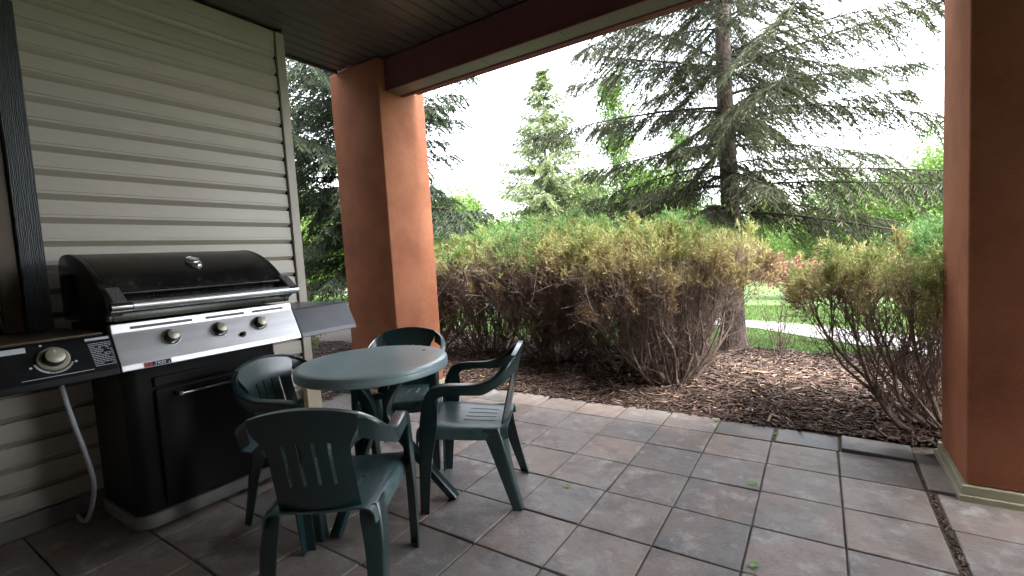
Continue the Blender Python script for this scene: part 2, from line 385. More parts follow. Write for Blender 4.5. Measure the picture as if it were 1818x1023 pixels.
# ---- house: tan siding wall, corner post, window
WX = -2.19; CH = .131; Z0 = 1.645-12*CH
house = empty('house', (WX, -2.4, 0))
tag(house, 'house with tan horizontal lap siding behind the black gas grill', 'house')
def hp(b, name, mt, **k):
    o = b.build(name, mt, **k); o.parent = house; o.matrix_parent_inverse = Matrix.Translation(house.location).inverted(); return o
CY = -.478                                                   # siding ends here against the corner post
b = MB(); b.box(-9, WX-.044, -1.90, -.42, -.1, 3.6); b.box(-9, WX-.044, -6.5, -1.90, -.1, .95); b.box(-9, WX-.044, -6.5, -1.90, 2.72, 3.6); hp(b, 'wall', 'plaster')
b = MB(); b.box(-9, 3.9, -9, -4.3, -.1, 3.6); hp(b, 'rear_wall', 'plaster')
b = MB(); b.box(3.9, 4.2, -9, -.05, -.1, 3.6); hp(b, 'added_side_wall', 'plaster')  # unseen wall added to darken the patio, gap sized for the light
b = MB(); b.box(-9, -2.47, -9, -.40, 3.602, 4.3); b.box(-2.469, 4.2, -9, .80, 3.602, 4.3); hp(b, 'upper_wall', 'siding')  # unseen mass above, kept low to let sky light onto the hedge
prof = [(-.046, -.002), (-.038, 0), (-.037, .006), (-.004, .033), (0, .037), (-.001, .049), (-.008, .0495), (-.008, .0525), (-.001, .053), (-.006, CH+.002), (-.046, CH+.002)]
def siding_mesh(L):
    b = MB(); b.prism(prof, 0, L); me = b.mesh('siding_panel'); bm = bmesh.new(); bm.from_mesh(me); bmesh.ops.recalc_face_normals(bm, faces=bm.faces); bm.to_mesh(me); bm.free()
    me.materials.append(MT['siding']); return me
s1 = siding_mesh(CY+1.935); s2 = siding_mesh(CY+4.3)
for k in range(24):
    z = Z0+k*CH
    if z > 3.06: break
    lng = z > 2.80 or z < .82
    o = bpy.data.objects.new('siding_panel', s2 if lng else s1); col.objects.link(o); o.parent = house
    o.matrix_parent_inverse = Matrix.Translation(house.location).inverted()
    o.location = (WX+random.uniform(-.0012, .0012), -4.3 if lng else -1.935, z); o.rotation_euler = (0, 0, random.uniform(-.0008, .0008))
b = MB(); b.box(WX-.02, WX+.006, -4.3, CY, Z0+23*CH+.002, 3.168); hp(b, 'top_channel', 'trimtan')
b = MB(); b.box(WX-.05, WX+.020, -.472, -.402, .10, 3.168); hp(b, 'corner_post', 'trimtan', bevel=.004)
b = MB(); b.box(WX-.03, WX-.006, -.480, -.4725, .10, 3.168); hp(b, 'corner_channel', 'black')
b = MB(); b.box(WX-.044, WX+.012, -4.3, -.40, -.02, .095); hp(b, 'base_strip', 'plinth', bevel=.004)
# low cream cover at the foot of the corner
b = MB(); b.box(WX+.022, WX+.085, -.52, -.395, .0, .33); o = hp(b, 'utility_cover', 'cream', bevel=.006)
b = MB(); b.box(WX+.020, WX+.095, -.53, -.385, .331, .352); hp(b, 'cover_lid', 'cream', bevel=.004)
# window: charcoal trim, bronze frame, glass, room behind
b = MB(); b.box(WX-.02, WX+.030, -2.035, -1.936, .93, 2.80); hp(b, 'window_trim', 'darkwood', bevel=.004)
b = MB(); b.box(WX-.02, WX+.028, -4.2, -2.038, 2.66, 2.80); hp(b, 'window_head', 'darkwood', bevel=.004)
b = MB(); b.box(WX-.06, WX+.004, -2.115, -2.039, .95, 2.655); b.box(WX-.06, WX+.004, -4.2, -2.117, 2.60, 2.655); b.box(WX-.06, WX+.004, -4.2, -2.117, .95, 1.02); hp(b, 'window_frame', 'windowframe', bevel=.006)
b = MB(); b.box(WX-.035, WX-.029, -4.2, -2.12, 1.02, 2.60)
gl = bpy.data.materials.new('window_glass'); gl.use_nodes = True; pb = gl.node_tree.nodes['Principled BSDF']
pb.inputs['Transmission Weight'].default_value = 1; pb.inputs['Roughness'].default_value = .02; pb.inputs['IOR'].default_value = 1.45; pb.inputs['Base Color'].default_value = (.9, .92, .9, 1)
MT['glass'] = gl; wp_ = hp(b, 'window_pane', 'glass'); wp_.parent = next(o for o in house.children if o.name == 'window_frame'); wp_.matrix_parent_inverse = Matrix.Identity(4)
b = MB(); b.box(-5.2, -5.0, -6.5, -1.9, .952, 2.718); b.box(-5.0, WX-.05, -6.5, -6.3, .952, 2.718); hp(b, 'room_wall', 'plaster')
b = MB(); b.box(-4.2, WX-.25, -2.13, -2.04, .96, 1.9); hp(b, 'room_panel', 'roomwood')

# ---- porch ceiling of grooved boards under a roof slab
CZ = 3.17
b = MB(); b.box(-2.47, 4.2, -4.3, .80, 3.198, 3.60)
ceiling = tag(b.build('porch_ceiling', 'ceil'), kind='structure')
def board_mesh(L):
    b = MB(); b.box(-.0555, .0555, 0, L, 0, .026); me = b.mesh('ceiling_board'); bm = bmesh.new(); bm.from_mesh(me); bmesh.ops.recalc_face_normals(bm, faces=bm.faces)
    ed = [e for e in bm.edges if abs(e.verts[0].co.z) < 1e-5 and abs(e.verts[1].co.z) < 1e-5]
    bmesh.ops.bevel(bm, geom=ed, offset=.007, segments=1, affect='EDGES'); bm.to_mesh(me); bm.free(); me.materials.append(MT['ceil']); return me
cb1 = board_mesh(.335+.43); cb2 = board_mesh(.335+4.28); cb3 = board_mesh(.415+4.28)
k = 0
while -2.43+k*.118 < 4.15:
    x = -2.43+k*.118
    me = cb1 if x < -2.17 else (cb2 if x < -1.90 else cb3)
    o = bpy.data.objects.new('ceiling_board', me); col.objects.link(o); o.parent = ceiling
    o.location = (x, -.43 if x < -2.17 else -4.28, CZ+random.uniform(-.0015, .0015)); k += 1
b = MB(); b.box(-2.515, -2.487, -.42, .338, 3.150, 3.30); b.build('ceiling_edge', 'ceil', parent=ceiling, bevel=.004)
# ---- beam between the columns
beam = empty('porch_beam', (0, .5, 2.88)); tag(beam, 'dark burgundy beam spanning between the two orange columns', 'beam')
def part(root, b, name, mt, **k):
    o = b.build(name, mt, **k); o.parent = root; o.matrix_parent_inverse = root.matrix_world.inverted() if False else Matrix.Translation(root.location).inverted(); return o
b = MB(); b.box(-1.949, 1.929, .42, .61, 2.905, 3.168); part(beam, b, 'beam_face', 'beam', bevel=.006)
b = MB(); b.box(-1.949, 1.929, .412, .432, 2.880, 2.904); part(beam, b, 'drip_trim', 'beam', bevel=.003)
b = MB(); b.box(-1.949, 1.929, .602, .640, 2.874, 2.915); part(beam, b, 'outer_trim', 'beam', bevel=.004)
vm = MB().box(-.0875, .0875, .433, .601, 2.884, 2.904).mesh('vent_panel')
for i in range(22):
    o = link('vent_panel', vm, 'ventstrip', None); o.parent = beam; o.matrix_parent_inverse = Matrix.Translation(beam.location).inverted(); o.location = (-1.86+i*.178, 0, random.uniform(-.001, .001))
b = MB(); b.box(-1.9, 1.9, .62, .80, 2.93, 3.198); part(beam, b, 'fascia', 'beam')
# ---- two stucco columns
def column(x0, x1, y0, y1, label):
    r = empty('porch_column', ((x0+x1)/2, (y0+y1)/2, 0)); tag(r, label, 'column', 'orange stucco porch columns')
    b = MB(); b.box(x0, x1, y0, y1, .075, 3.168); part(r, b, 'shaft', 'stucco', bevel=.012, seg=3, smooth=True)
    b = MB(); b.box(x0-.016, x1+.016, y0-.016, y1+.016, .028, .073); part(r, b, 'base_flashing', 'basetrim', bevel=.004)
    b = MB(); b.box(x0-.028, x1+.028, y0-.028, y1+.028, -.06, .0275); part(r, b, 'base_skirt', 'basetrim', bevel=.004)
column(-2.63, -1.95, .34, .93, 'orange stucco column behind the round table and chairs')
column(1.945, 2.62, .345, .90, 'orange stucco column with pale base beside the sparse juniper on the mulch')

# ================================================================== GRILL
G = empty('gas_grill', (-1.75, -1.45, 0)); tag(G, 'black gas grill with stainless control panel and side burner against the siding', 'grill')
def gp(b, name, mt, **k): return part(G, b, name, mt, **k)
def sub(par, b, name, mt, **k):
    o = b.build(name, mt, **k); o.parent = par; o.matrix_parent_inverse = (Matrix.Translation(G.location) @ Matrix.Translation(-G.location)).inverted(); return o
YA, YB = -1.905, -1.0
# plinth with rounded corners
def rrect(x0, x1, y0, y1, r, n=6):
    out = []
    for cx_, cy_, a0 in ((x1-r, y1-r, 0), (x0+r, y1-r, 90), (x0+r, y0+r, 180), (x1-r, y0+r, 270)):
        for k in range(n+1): a = math.radians(a0+90*k/n); out.append((cx_+r*math.cos(a), cy_+r*math.sin(a)))
    return out
def slab(poly, z0, z1):
    b = MB(); n = len(poly); return b.add([(x, y, z0) for x, y in poly]+[(x, y, z1) for x, y in poly], [tuple(range(n-1, -1, -1)), tuple(range(n, 2*n))]+[(i, (i+1) % n, (i+1) % n+n, i+n) for i in range(n)])
gp(slab(rrect(-2.10, -1.530, -1.86, -1.03, .10), .022, .095), 'plinth', 'plinth', bevel=.008, smooth=True)
for (x, y) in ((-2.02, -1.78), (-1.62, -1.78), (-2.02, -1.11), (-1.62, -1.11)):
    M = Matrix.Translation((x, y, .022)) @ Matrix.Rotation(PI/2, 4, 'X'); b = MB(); b.lathe([(.010, -.012), (.021, -.012), (.021, .012), (.010, .012)], 16, M); gp(b, 'caster', 'knobdark')
gp(slab(rrect(-2.08, -1.552, -1.845, -1.045, .06), .0952, .93), 'cart', 'black', smooth=True)
# door on the front
b = MB(); b.box(-1.5515, -1.528, -1.725, -1.075, .115, .735); gp(b, 'door', 'black', bevel=.008)
b = MB(); b.box(-1.5515, -1.532, -1.725, -1.075, .748, .80); gp(b, 'drawer_rail', 'black', bevel=.006)
b = MB(); b.tube([(-1.49, -1.62, .695), (-1.49, -1.20, .695)], .0085, 12); hd = gp(b, 'door_handle', 'chrome', smooth=True)
for y in (-1.625, -1.20):
    b = MB(); b.box(-1.528, -1.482, y-.012, y+.012, .684, .706); gp(b, 'handle_bracket', 'greymetal', bevel=.003)
# firebox and control panel
b = MB(); b.prism([(-2.08, .93), (-1.50, .93), (-1.46, 1.00), (-1.45, 1.10), (-2.08, 1.10)], YA+.02, YB-.02); gp(b, 'firebox', 'black')
b = MB(); b.prism([(-1.475, 1.105), (-1.435, 1.108), (-1.428, 1.064), (-1.352, .915), (-1.344, .888), (-1.40, .884), (-1.475, .93)], YA, YB); pnl = gp(b, 'control_panel', 'steel', bevel=.004)
for (a, c) in ((-1.83, -1.56), (-1.495, -1.29), (-1.245, -1.055)):
    b = MB(); b.add([(-1.433, a, 1.076), (-1.433, c, 1.076), (-1.4345, c, 1.088), (-1.4345, a, 1.088), (-1.429, a, 1.0755), (-1.429, c, 1.0755), (-1.4312, c, 1.0885), (-1.4312, a, 1.0885)], [(0, 1, 2, 3), (4, 5, 6, 7), (0, 1, 5, 4), (1, 2, 6, 5), (2, 3, 7, 6), (3, 0, 4, 7)]); gp(b, 'vent_slot', 'knobdark')
# slope frame of the panel: origin on the sloped face
P0 = Vector((-1.428, 0, 1.064)); P1 = Vector((-1.352, 0, .915)); dn = (P1-P0).normalized(); nrm = Vector((-dn.z, 0, dn.x)) if -dn.z > 0 else Vector((dn.z, 0, -dn.x))
def face(y, t, off=0):
    """matrix on the sloped panel: local x along +Y, local y up the slope, z out"""
    o = P0+(P1-P0)*t+nrm*off; M = Matrix.Identity(4); ex = Vector((0, 1, 0)); ey = -dn
    for i in range(3): M[i][0] = ex[i]; M[i][1] = ey[i]; M[i][2] = nrm[i]; M[i][3] = o[i]
    M[1][3] = y; return M
def knob(y, t, k=1.0, rot=0):
    M = face(y, t)
    b = MB(); b.lathe([(.043*k, .0), (.043*k, .006), (.038*k, .012), (.030*k, .012)], 32, M); sk = gp(b, 'knob_bezel', 'knob' if k > 1.2 else 'chrome', smooth=True)
    b = MB(); b.lathe([(.031*k, .012), (.030*k, .030), (.0275*k, .041), (.026*k, .042)], 32, M); kb = gp(b, 'knob', 'knobdark', smooth=True)
    b = MB(); b.lathe([(.026*k, .0425), (.0255*k, .0445), (.024*k, .0455)], 32, M); gp(b, 'knob_face', 'knob', smooth=True)
    b = MB(); Mr = M @ Matrix.Rotation(rot, 4, 'Z'); vs_ = [Mr @ Vector(q) for q in ((-.003, .012, .0456), (.003, .012, .0456), (.003, .022*k, .0456), (-.003, .022*k, .0456), (-.003, .012, .047), (.003, .012, .047), (.003, .022*k, .047), (-.003, .022*k, .047))]
    b.add(vs_, [(0, 3, 2, 1), (4, 5, 6, 7), (0, 1, 5, 4), (1, 2, 6, 5), (2, 3, 7, 6), (3, 0, 4, 7)]); gp(b, 'pointer', 'white')
for y in (-1.675, -1.445, -1.225): knob(y, .36)
for y0_ in (-1.675, -1.445, -1.225):                          # printed ticks under each knob
    b = MB()
    for k in range(13):
        a = math.radians(205+k*10); M = face(y0_, .36, .0012) @ Matrix.Rotation(a, 4, 'Z')
        b.add([M @ Vector(q) for q in ((.046, -.0008, 0), (.051, -.0008, 0), (.051, .0008, 0), (.046, .0008, 0))], [(0, 1, 2, 3)])
    o = gp(b, 'printed_dial', 'knobdark'); o['kind'] = 'stuff'
M = face(-1.335, .66); b = MB(); b.lathe([(.016, 0), (.016, .004), (.010, .006), (.010, .022), (.008, .024)], 20, M); gp(b, 'ignition_button', 'knobdark', smooth=True)
# badge with number
Mb = face(-1.742, .985, .0012)
def quad(M, x0, x1, y0, y1, z=0): return MB().add([M @ Vector(q) for q in ((x0, y0, z), (x1, y0, z), (x1, y1, z), (x0, y1, z))], [(0, 1, 2, 3)])
lip0 = Vector((-1.352, 0, .915)); lip1 = Vector((-1.344, 0, .888)); Lm = Matrix.Identity(4); ey = (lip0-lip1).normalized(); ex = Vector((0, 1, 0)); ez = ex.cross(ey)
for i in range(3): Lm[i][0] = ex[i]; Lm[i][1] = ey[i]; Lm[i][2] = ez[i]; Lm[i][3] = lip1[i]
Lm[1][3] = -1.762; Lm = Lm @ Matrix.Translation((0, 0, .0012))
gp(quad(Lm, -.058, .058, .0015, .027), 'badge_border', 'white')
gp(quad(Lm, -.056, .056, .003, .0255, .0008), 'badge', 'black')
gp(quad(Lm, -.054, -.022, .0045, .024, .0014), 'badge_logo', 'red')
b = MB()
b.add([Lm @ Vector(q) for q in ((-.046, .009, .002), (-.040, .020, .002), (-.036, .020, .002), (-.042, .009, .002), (-.038, .009, .002), (-.032, .020, .002), (-.028, .020, .002), (-.034, .009, .002))], [(0, 3, 2, 1), (4, 7, 6, 5)]); gp(b, 'logo_mark', 'black')
def text(s, M, size, name, mt):
    cu = bpy.data.curves.new('t', 'FONT'); cu.body = s; cu.size = size; cu.resolution_u = 2; cu.shear = .25
    o = bpy.data.objects.new('t', cu); col.objects.link(o); dg = bpy.context.evaluated_depsgraph_get(); dg.update()
    me = bpy.data.meshes.new_from_object(o.evaluated_get(dg)); bpy.data.objects.remove(o); me.transform(M); me.name = name; me.materials.clear()
    q = link(name, me, mt); q.parent = G; q.matrix_parent_inverse = Matrix.Translation(G.location).inverted(); return q
text('3900', Lm @ Matrix.Translation((-.017, .006, .0022)), .024, 'badge_number', 'white')
text('s', Lm @ Matrix.Translation((.042, .006, .0022)), .017, 'badge_letter', 'white')
# lid
lid = [(-2.085, 1.115), (-2.085, 1.36), (-2.065, 1.425), (-2.02, 1.455), (-1.93, 1.462), (-1.84, 1.452), (-1.74, 1.425), (-1.64, 1.378), (-1.55, 1.318), (-1.495, 1.262), (-1.468, 1.205), (-1.455, 1.15), (-1.455, 1.118)]
lp = [tuple(q) for q in spline(lid, 3)]
b = MB(); b.prism(lp, YA+.005+.02, YB-.025); L_ = gp(b, 'lid', 'enamel', smooth=True, angle=35)
def cap(y0, y1, mt):
    cx_, cz_ = -1.78, 1.27
    big = [((x-cx_)*1.006+cx_, (z-cz_)*1.012+cz_ if z > 1.2 else z) for x, z in lp]
    b = MB(); b.prism(big, y0, y1); return gp(b, 'lid_end_cap', mt, bevel=.006, smooth=True, angle=35)
cap(YA-.005, YA+.024, 'enamel'); cap(YB-.024, YB+.005, 'enamel')
# raised lip along the lid and handle bar
b = MB(); b.prism([(-1.49, 1.262), (-1.435, 1.262), (-1.428, 1.255), (-1.428, 1.247), (-1.48, 1.24)], YA+.06, YB-.06); gp(b, 'lid_lip', 'enamel', bevel=.003)
b = MB(); b.tube([(-1.372, YA+.075, 1.19), (-1.372, YB-.045, 1.19)], .0235, 24); gp(b, 'handle_bar', 'steel', smooth=True)
for y0_, y1_ in ((YA-.008, YA+.072), (YB-.043, YB+.012)):
    b = MB(); b.tube([(-1.372, y0_, 1.19), (-1.372, y1_, 1.19)], .0242, 24); gp(b, 'handle_end', 'chrome', smooth=True)
    yc = (y0_+y1_)/2; b = MB(); b.prism([(-1.50, 1.275), (-1.46, 1.282), (-1.362, 1.212), (-1.352, 1.19), (-1.365, 1.168), (-1.40, 1.166), (-1.46, 1.14), (-1.50, 1.15)], yc-.028, yc+.028); gp(b, 'handle_bracket', 'greymetal', bevel=.005)
# thermometer on the lid
tn = Vector((.42, 0, .9)).normalized(); Mt = Matrix.Translation((-1.655, -1.43, 1.387)) @ tn.to_track_quat('Z', 'Y').to_matrix().to_4x4()
Ms = Mt @ Matrix.Diagonal((1, 1, 1, 1))
b = MB(); pl = [(.030*math.cos(a)+(.022 if math.cos(a) > 0 else -.022)*1.0*0, .030*math.sin(a)) for a in np.linspace(0, 2*PI, 28, endpoint=False)]
ov = [(.062*math.cos(a), .036*math.sin(a)) for a in np.linspace(0, 2*PI, 32, endpoint=False)]
def stack(b, rings, M):
    n = len(rings[0][0]); k = len(b.v)
    for poly, z in rings: b.v += [tuple(M @ Vector((x, y, z))) for x, y in poly]
    for i in range(len(rings)-1):
        for j in range(n): b.f.append((k+i*n+j, k+i*n+(j+1) % n, k+(i+1)*n+(j+1) % n, k+(i+1)*n+j))
    b.f.append(tuple(k+(len(rings)-1)*n+j for j in range(n))); return b
sc_ = lambda p, s: [(x*s, y*s) for x, y in p]
ax = (Mt.to_3x3().inverted() @ Vector((.9, 0, -.42))); ang = math.atan2(ax.y, ax.x); Mt2 = Mt @ Matrix.Rotation(ang, 4, 'Z')
b = MB(); stack(b, [(ov, -.01), (ov, .006), (sc_(ov, .93), .012), (sc_(ov, .80), .014)], Mt2); gp(b, 'thermometer', 'chrome', smooth=True)
Mg = Mt2 @ Matrix.Translation((-.018, 0, .014)); b = MB(); b.lathe([(.034, 0), (.034, .006), (.029, .009), (.027, .008), (.026, .006)], 28, Mg); gp(b, 'thermometer_bezel', 'chrome', smooth=True)
b = MB(); b.lathe([(.025, .0062), (.024, .0068)], 28, Mg); gp(b, 'thermometer_dial', 'white', smooth=True)
# lid hinge lugs on the left cap
b = MB(); b.box(-1.95, -1.87, YA-.03, YA-.006, 1.16, 1.36); gp(b, 'hinge_plate', 'black', bevel=.008)
# left side burner
b = MB(); b.prism([(-2.05, 1.062), (-1.44, 1.066), (-1.428, 1.060), (-1.352, .912), (-1.344, .884), (-1.40, .88), (-2.05, .97)], -2.62, YA-.004); sbn = gp(b, 'side_burner', 'black', bevel=.005)
b = MB(); b.box(-2.05, -1.46, -2.6, YA-.02, 1.0665, 1.078); gp(b, 'burner_cover', 'windowframe', bevel=.004)
knob(-2.118, .46, 1.25)
b = MB()
for k in range(34):
    a = math.radians(195+k*4.2); M = face(-2.118, .46, .0045) @ Matrix.Rotation(a, 4, 'Z')
    w_ = .0012 if k > 12 else .0028
    b.add([M @ Vector(q) for q in ((.059, -w_, 0), (.067, -w_, 0), (.067, w_, 0), (.059, w_, 0))], [(0, 1, 2, 3)])
for yo, to in ((-.075, .62), (.068, .62), (-.03, .06)):
    M = face(-2.118+yo, to, .0045); b.add([M @ Vector((.005*math.cos(a), .005*math.sin(a), 0)) for a in np.linspace(0, 2*PI, 10, endpoint=False)], [tuple(range(10))])
M = face(-2.118, .93, .0045); b.add([M @ Vector(q) for q in ((-.11, -.001, 0), (.12, -.001, 0), (.12, .001, 0), (-.11, .001, 0))], [(0, 1, 2, 3)])
o = gp(b, 'printed_dial', 'white'); o['kind'] = 'stuff'
M = face(-1.968, .08, .0045); gp(quad(M, -.036, .050, -.006, .006), 'printed_heading', 'white')
rr = random.Random(3); b = MB()
for ln in range(14):
    x = -.030+ln*.0006
    while x < .050:
        wd = rr.uniform(.004, .013); M = face(-1.968, .21+ln*.050, .0045)
        if rr.random() < .93: b.add([M @ Vector(q) for q in ((x, -.0013, 0), (min(.052, x+wd), -.0013, 0), (min(.052, x+wd), .0013, 0), (x, .0013, 0))], [(0, 1, 2, 3)])
        x += wd+.002
o = gp(b, 'printed_lines', 'white'); o['kind'] = 'stuff'
M = face(-2.30, .12, .0045); gp(quad(M, -.09, .105, -.012, .012), 'printed_strip', 'white')
# right shelf
b = MB(); b.prism([(-2.0, 1.062), (-1.44, 1.064), (-1.428, 1.058), (-1.350, .914), (-1.342, .886), (-1.37, .884), (-1.45, 1.03), (-2.0, 1.03)], YB+.004, -.585); gp(b, 'side_shelf', 'shelf', bevel=.004)
# gas hose
b = MB(); b.tube([tuple(q) for q in spline([(-1.56, -2.07, .90), (-1.55, -2.068, .82), (-1.55, -2.045, .66), (-1.56, -2.015, .50), (-1.60, -1.99, .34), (-1.68, -1.99, .2), (-1.80, -1.985, .10), (-1.95, -1.97, .05), (-2.10, -1.95, .03)], 5)], .0105, 12); gp(b, 'gas_hose', 'hose', smooth=True)
b = MB(); b.tube([(-1.56, -2.07, .90), (-1.56, -2.07, .95)], .017, 12); gp(b, 'hose_fitting', 'greymetal')

def under(names, parent_name):
    par = next(o for o in G.children if o.name.split('.')[0] == parent_name)
    for o in list(G.children):
        if o.name.split('.')[0] in names and o is not par: o.parent = par; o.matrix_parent_inverse = Matrix.Identity(4)
under(('badge_border', 'badge_logo', 'logo_mark', 'badge_number', 'badge_letter'), 'badge')
under(('thermometer_bezel', 'thermometer_dial'), 'thermometer')
under(('vent_slot', 'ignition_button'), 'control_panel')
under(('burner_cover', 'printed_heading', 'printed_lines', 'printed_strip'), 'side_burner')
under(('lid_end_cap', 'lid_lip', 'hinge_plate'), 'lid')
under(('handle_end',), 'handle_bar')
under(('hose_fitting',), 'gas_hose')
under(('door_handle',), 'door')
ks = [o for o in G.children if o.name.split('.')[0] == 'knob']
for n_ in ('knob_bezel', 'knob_face', 'pointer'):
    for k_, o in zip(ks, [o for o in G.children if o.name.split('.')[0] == n_]): o.parent = k_; o.matrix_parent_inverse = Matrix.Identity(4)

# ================================================================== TABLE AND CHAIRS
def bar(path, widths, thick, side):
    """rectangular section swept along path; side = width direction"""
    P = [Vector(q) for q in path]; b = MB(); k = 0; sd_ = Vector(side).normalized()
    for i, q in enumerate(P):
        t = (P[min(i+1, len(P)-1)]-P[max(i-1, 0)]).normalized(); n = t.cross(sd_).normalized(); w_ = widths[i]/2; h = thick/2
        b.v += [tuple(q+sd_*w_+n*h), tuple(q-sd_*w_+n*h), tuple(q-sd_*w_-n*h), tuple(q+sd_*w_-n*h)]
    for i in range(len(P)-1):
        for j in range(4): b.f.append((i*4+j, i*4+(j+1) % 4, (i+1)*4+(j+1) % 4, (i+1)*4+j))
    b.f.append((3, 2, 1, 0)); b.f.append(tuple(len(b.v)-4+j for j in range(4))); return b
T = empty('round_table', (-.77, -.94, 0), math.radians(18)); tag(T, 'round dark green plastic table standing among four plastic chairs', 'table')
b = MB(); b.lathe([(.004, .781), (.30, .781), (.39, .7805), (.404, .779), (.414, .774), (.418, .765), (.418, .757), (.4165, .755), (.418, .752), (.418, .728), (.413, .722), (.408, .728), (.404, .758), (.004, .762)], 72)
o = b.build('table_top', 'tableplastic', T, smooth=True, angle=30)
b = MB(); b.lathe([(.010, .7815), (.011, .7835), (.006, .7845), (.002, .7845)], 14, Matrix.Translation((.20, .24, 0))); b.build('umbrella_plug', 'knobdark', o, smooth=True)
for k in range(4):
    a = k*PI/2; c_, s_ = math.cos(a), math.sin(a); side = (-s_, c_, 0)
    pth = [tuple(q) for q in spline([(.30, .755), (.20, .70), (.11, .60), (.062, .50), (.085, .42), (.17, .31), (.32, .14), (.43, .02), (.447, .0)], 4)]
    wd = [tuple(q)[0] for q in spline([(.05,), (.055,), (.06,), (.065,), (.062,), (.055,), (.05,), (.05,), (.05,)], 4)]
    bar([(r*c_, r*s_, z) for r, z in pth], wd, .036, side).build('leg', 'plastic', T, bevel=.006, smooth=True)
b = MB(); b.lathe([(.035, .40), (.062, .43), (.068, .50), (.06, .56), (.03, .58)], 20); b.build('hub', 'plastic', T, smooth=True)
b = MB(); b.lathe([(.26, .735), (.31, .735), (.31, .7625), (.26, .7625)], 40); b.build('under_ring', 'plastic', T)

def make_chair():
    R_ = empty('plastic_chair')
    th = .007
    for sg in (1, -1):
        def sec(st, nflip=False):
            # station: P (outer corner), inner flange vector, plate vector -> rounded angle section
            P = np.array([sg*st[0], st[1], st[2]]); F = np.array([sg*st[3], st[4], st[5]]); D = np.array([sg*st[6], st[7], st[8]])
            pts = [P+F, P+F*.55, P+F*.18+D*.02, P+F*.03+D*.06, P+F*.0+D*.22, P+D*.6, P+D]
            return [tuple(q) for q in (pts if sg > 0 else pts[::-1])]
        # front leg: foot to arm nose
        fl = [(.262, .262, .0, -.040, -.002, 0, 0, -.046, 0), (.266, .256, .15, -.042, -.002, 0, 0, -.056, 0), (.270, .248, .30, -.045, -.002, 0, 0, -.070, 0), (.272, .240, .41, -.046, 0, 0, 0, -.088, 0), (.272, .230, .50, -.046, 0, 0, 0, -.092, 0), (.272, .214, .585, -.046, -.002, .0, 0, -.082, -.01)]
        b = MB(); b.grid([sec(s_) for s_ in spline(fl, 3)]); b.build('leg', 'plastic', R_, solid=th, smooth=True, angle=60)
        ar = [fl[-1], (.273, .190, .640, -.047, -.012, .008, 0, -.052, -.045), (.275, .150, .668, -.048, -.004, .004, 0, -.020, -.052), (.278, .09, .678, -.048, 0, .002, 0, 0, -.048), (.280, .0, .679, -.047, 0, .001, 0, 0, -.046), (.283, -.065, .682, -.044, .002, .0, -.002, .004, -.050), (.284, -.125, .698, -.038, .008, .0, -.006, .016, -.064), (.276, -.185, .728, -.028, .018, .0, -.010, .016, -.066), (.246, -.238, .770, -.012, .024, .0, -.010, .012, -.078), (.190, -.272, .806, -.004, .024, .0, -.004, .010, -.082)]
        b = MB(); b.grid([sec(s_) for s_ in spline(ar, 4)]); b.build('armrest', 'plastic', R_, solid=th, smooth=True, angle=60)
        # rear leg
        rl = [(.206, -.158, .428, -.060, -.036, 0, .0, .080, .0), (.216, -.178, .39, -.070, -.022, 0, 0, .085, 0), (.226, -.205, .28, -.066, -.008, 0, 0, .072, 0), (.226, -.235, .14, -.056, -.004, 0, 0, .058, 0), (.226, -.268, .0, -.046, -.002, 0, 0, .046, 0)]
        b = MB(); b.grid([sec(s_)[::-1] for s_ in spline(rl, 3)]); b.build('leg', 'plastic', R_, solid=th, smooth=True, angle=60)
    # backrest with four slots
    us = sorted(set([-1, -.9, -.78] + [round(c+d, 3) for c in (-.54, -.18, .18, .54) for d in (-.11, -.04, .04, .11)] + [.78, .9, 1]))
    vsq = [0, .03, .08, .16, .24, .30, .31, .40, .5, .6, .70, .72, .80, .9, 1.0]
    hw = lambda v: np.interp(v, [0, .13, .20, .28, .40, 1], [.190, .188, .170, .152, .146, .150])
    rows = [[(u*.190, -.292+.02*u*u+.020, .838-.032*u*u) for u in us]]
    for v in vsq:
        rows.append([(u*hw(v), (-.296+.024*u*u)+(v**1.15)*.098+.006*math.sin(v*PI), (.838-.032*u*u)*(1-v)+v*.425) for u in us])
    def skip(i, j):
        if i < 1: return False
        v0, v1 = vsq[i-1], vsq[i]; uc = (us[j]+us[j+1])/2
        return v0 >= .30 and v1 <= .72 and any(abs(uc-c) < .035 for c in (-.54, -.18, .18, .54))
    b = MB(); b.grid(rows, skip); b.build('backrest', 'plastic', R_, solid=th, smooth=True, angle=50)
    # seat with slots, rolled front and side skirts
    us = sorted(set([-1, -.93, -.85, -.7, .7, .85, .93, 1] + [round(c+d, 3) for c in (-.45, -.15, .15, .45) for d in (-.08, -.026, .026, .08)]))
    fr = [(0, .262, .375), (.04, .266, .405), (.09, .258, .432), (.16, .235, .446), (.26, .19, .449), (.40, .11, .444), (.52, .04, .438), (.54, .03, .437), (.66, -.05, .432), (.78, -.12, .428), (.80, -.13, .4275), (.9, -.175, .427), (1, -.212, .432)]
    rows = []
    for v, y, z in fr:
        hw_ = np.interp(v, [0, .3, 1], [.222, .226, .188]); row = []
        for u in us:
            e = max(0, abs(u)-.7)/.3
            row.append((u*hw_, y, z+.012*abs(u)**3-.018*e*e*(1 if v > .1 else 0)))
        kx = hw_+.016
        row = [(-kx, y-.002, z-.055), (-kx+.003, y-.001, z-.022)]+row+[(kx-.003, y-.001, z-.022), (kx, y-.002, z-.055)]
        rows.append(row)
    uu = [-1.1, -1.05]+us+[1.05, 1.1]
    def skip2(i, j):
        uc = (uu[j]+uu[j+1])/2
        return fr[i][0] >= .52 and fr[i+1][0] <= .80 and any(abs(uc-c) < .022 for c in (-.45, -.15, .15, .45))
    b = MB(); b.grid(rows, skip2); b.build('seat', 'seatplastic', R_, solid=th, smooth=True, angle=50)
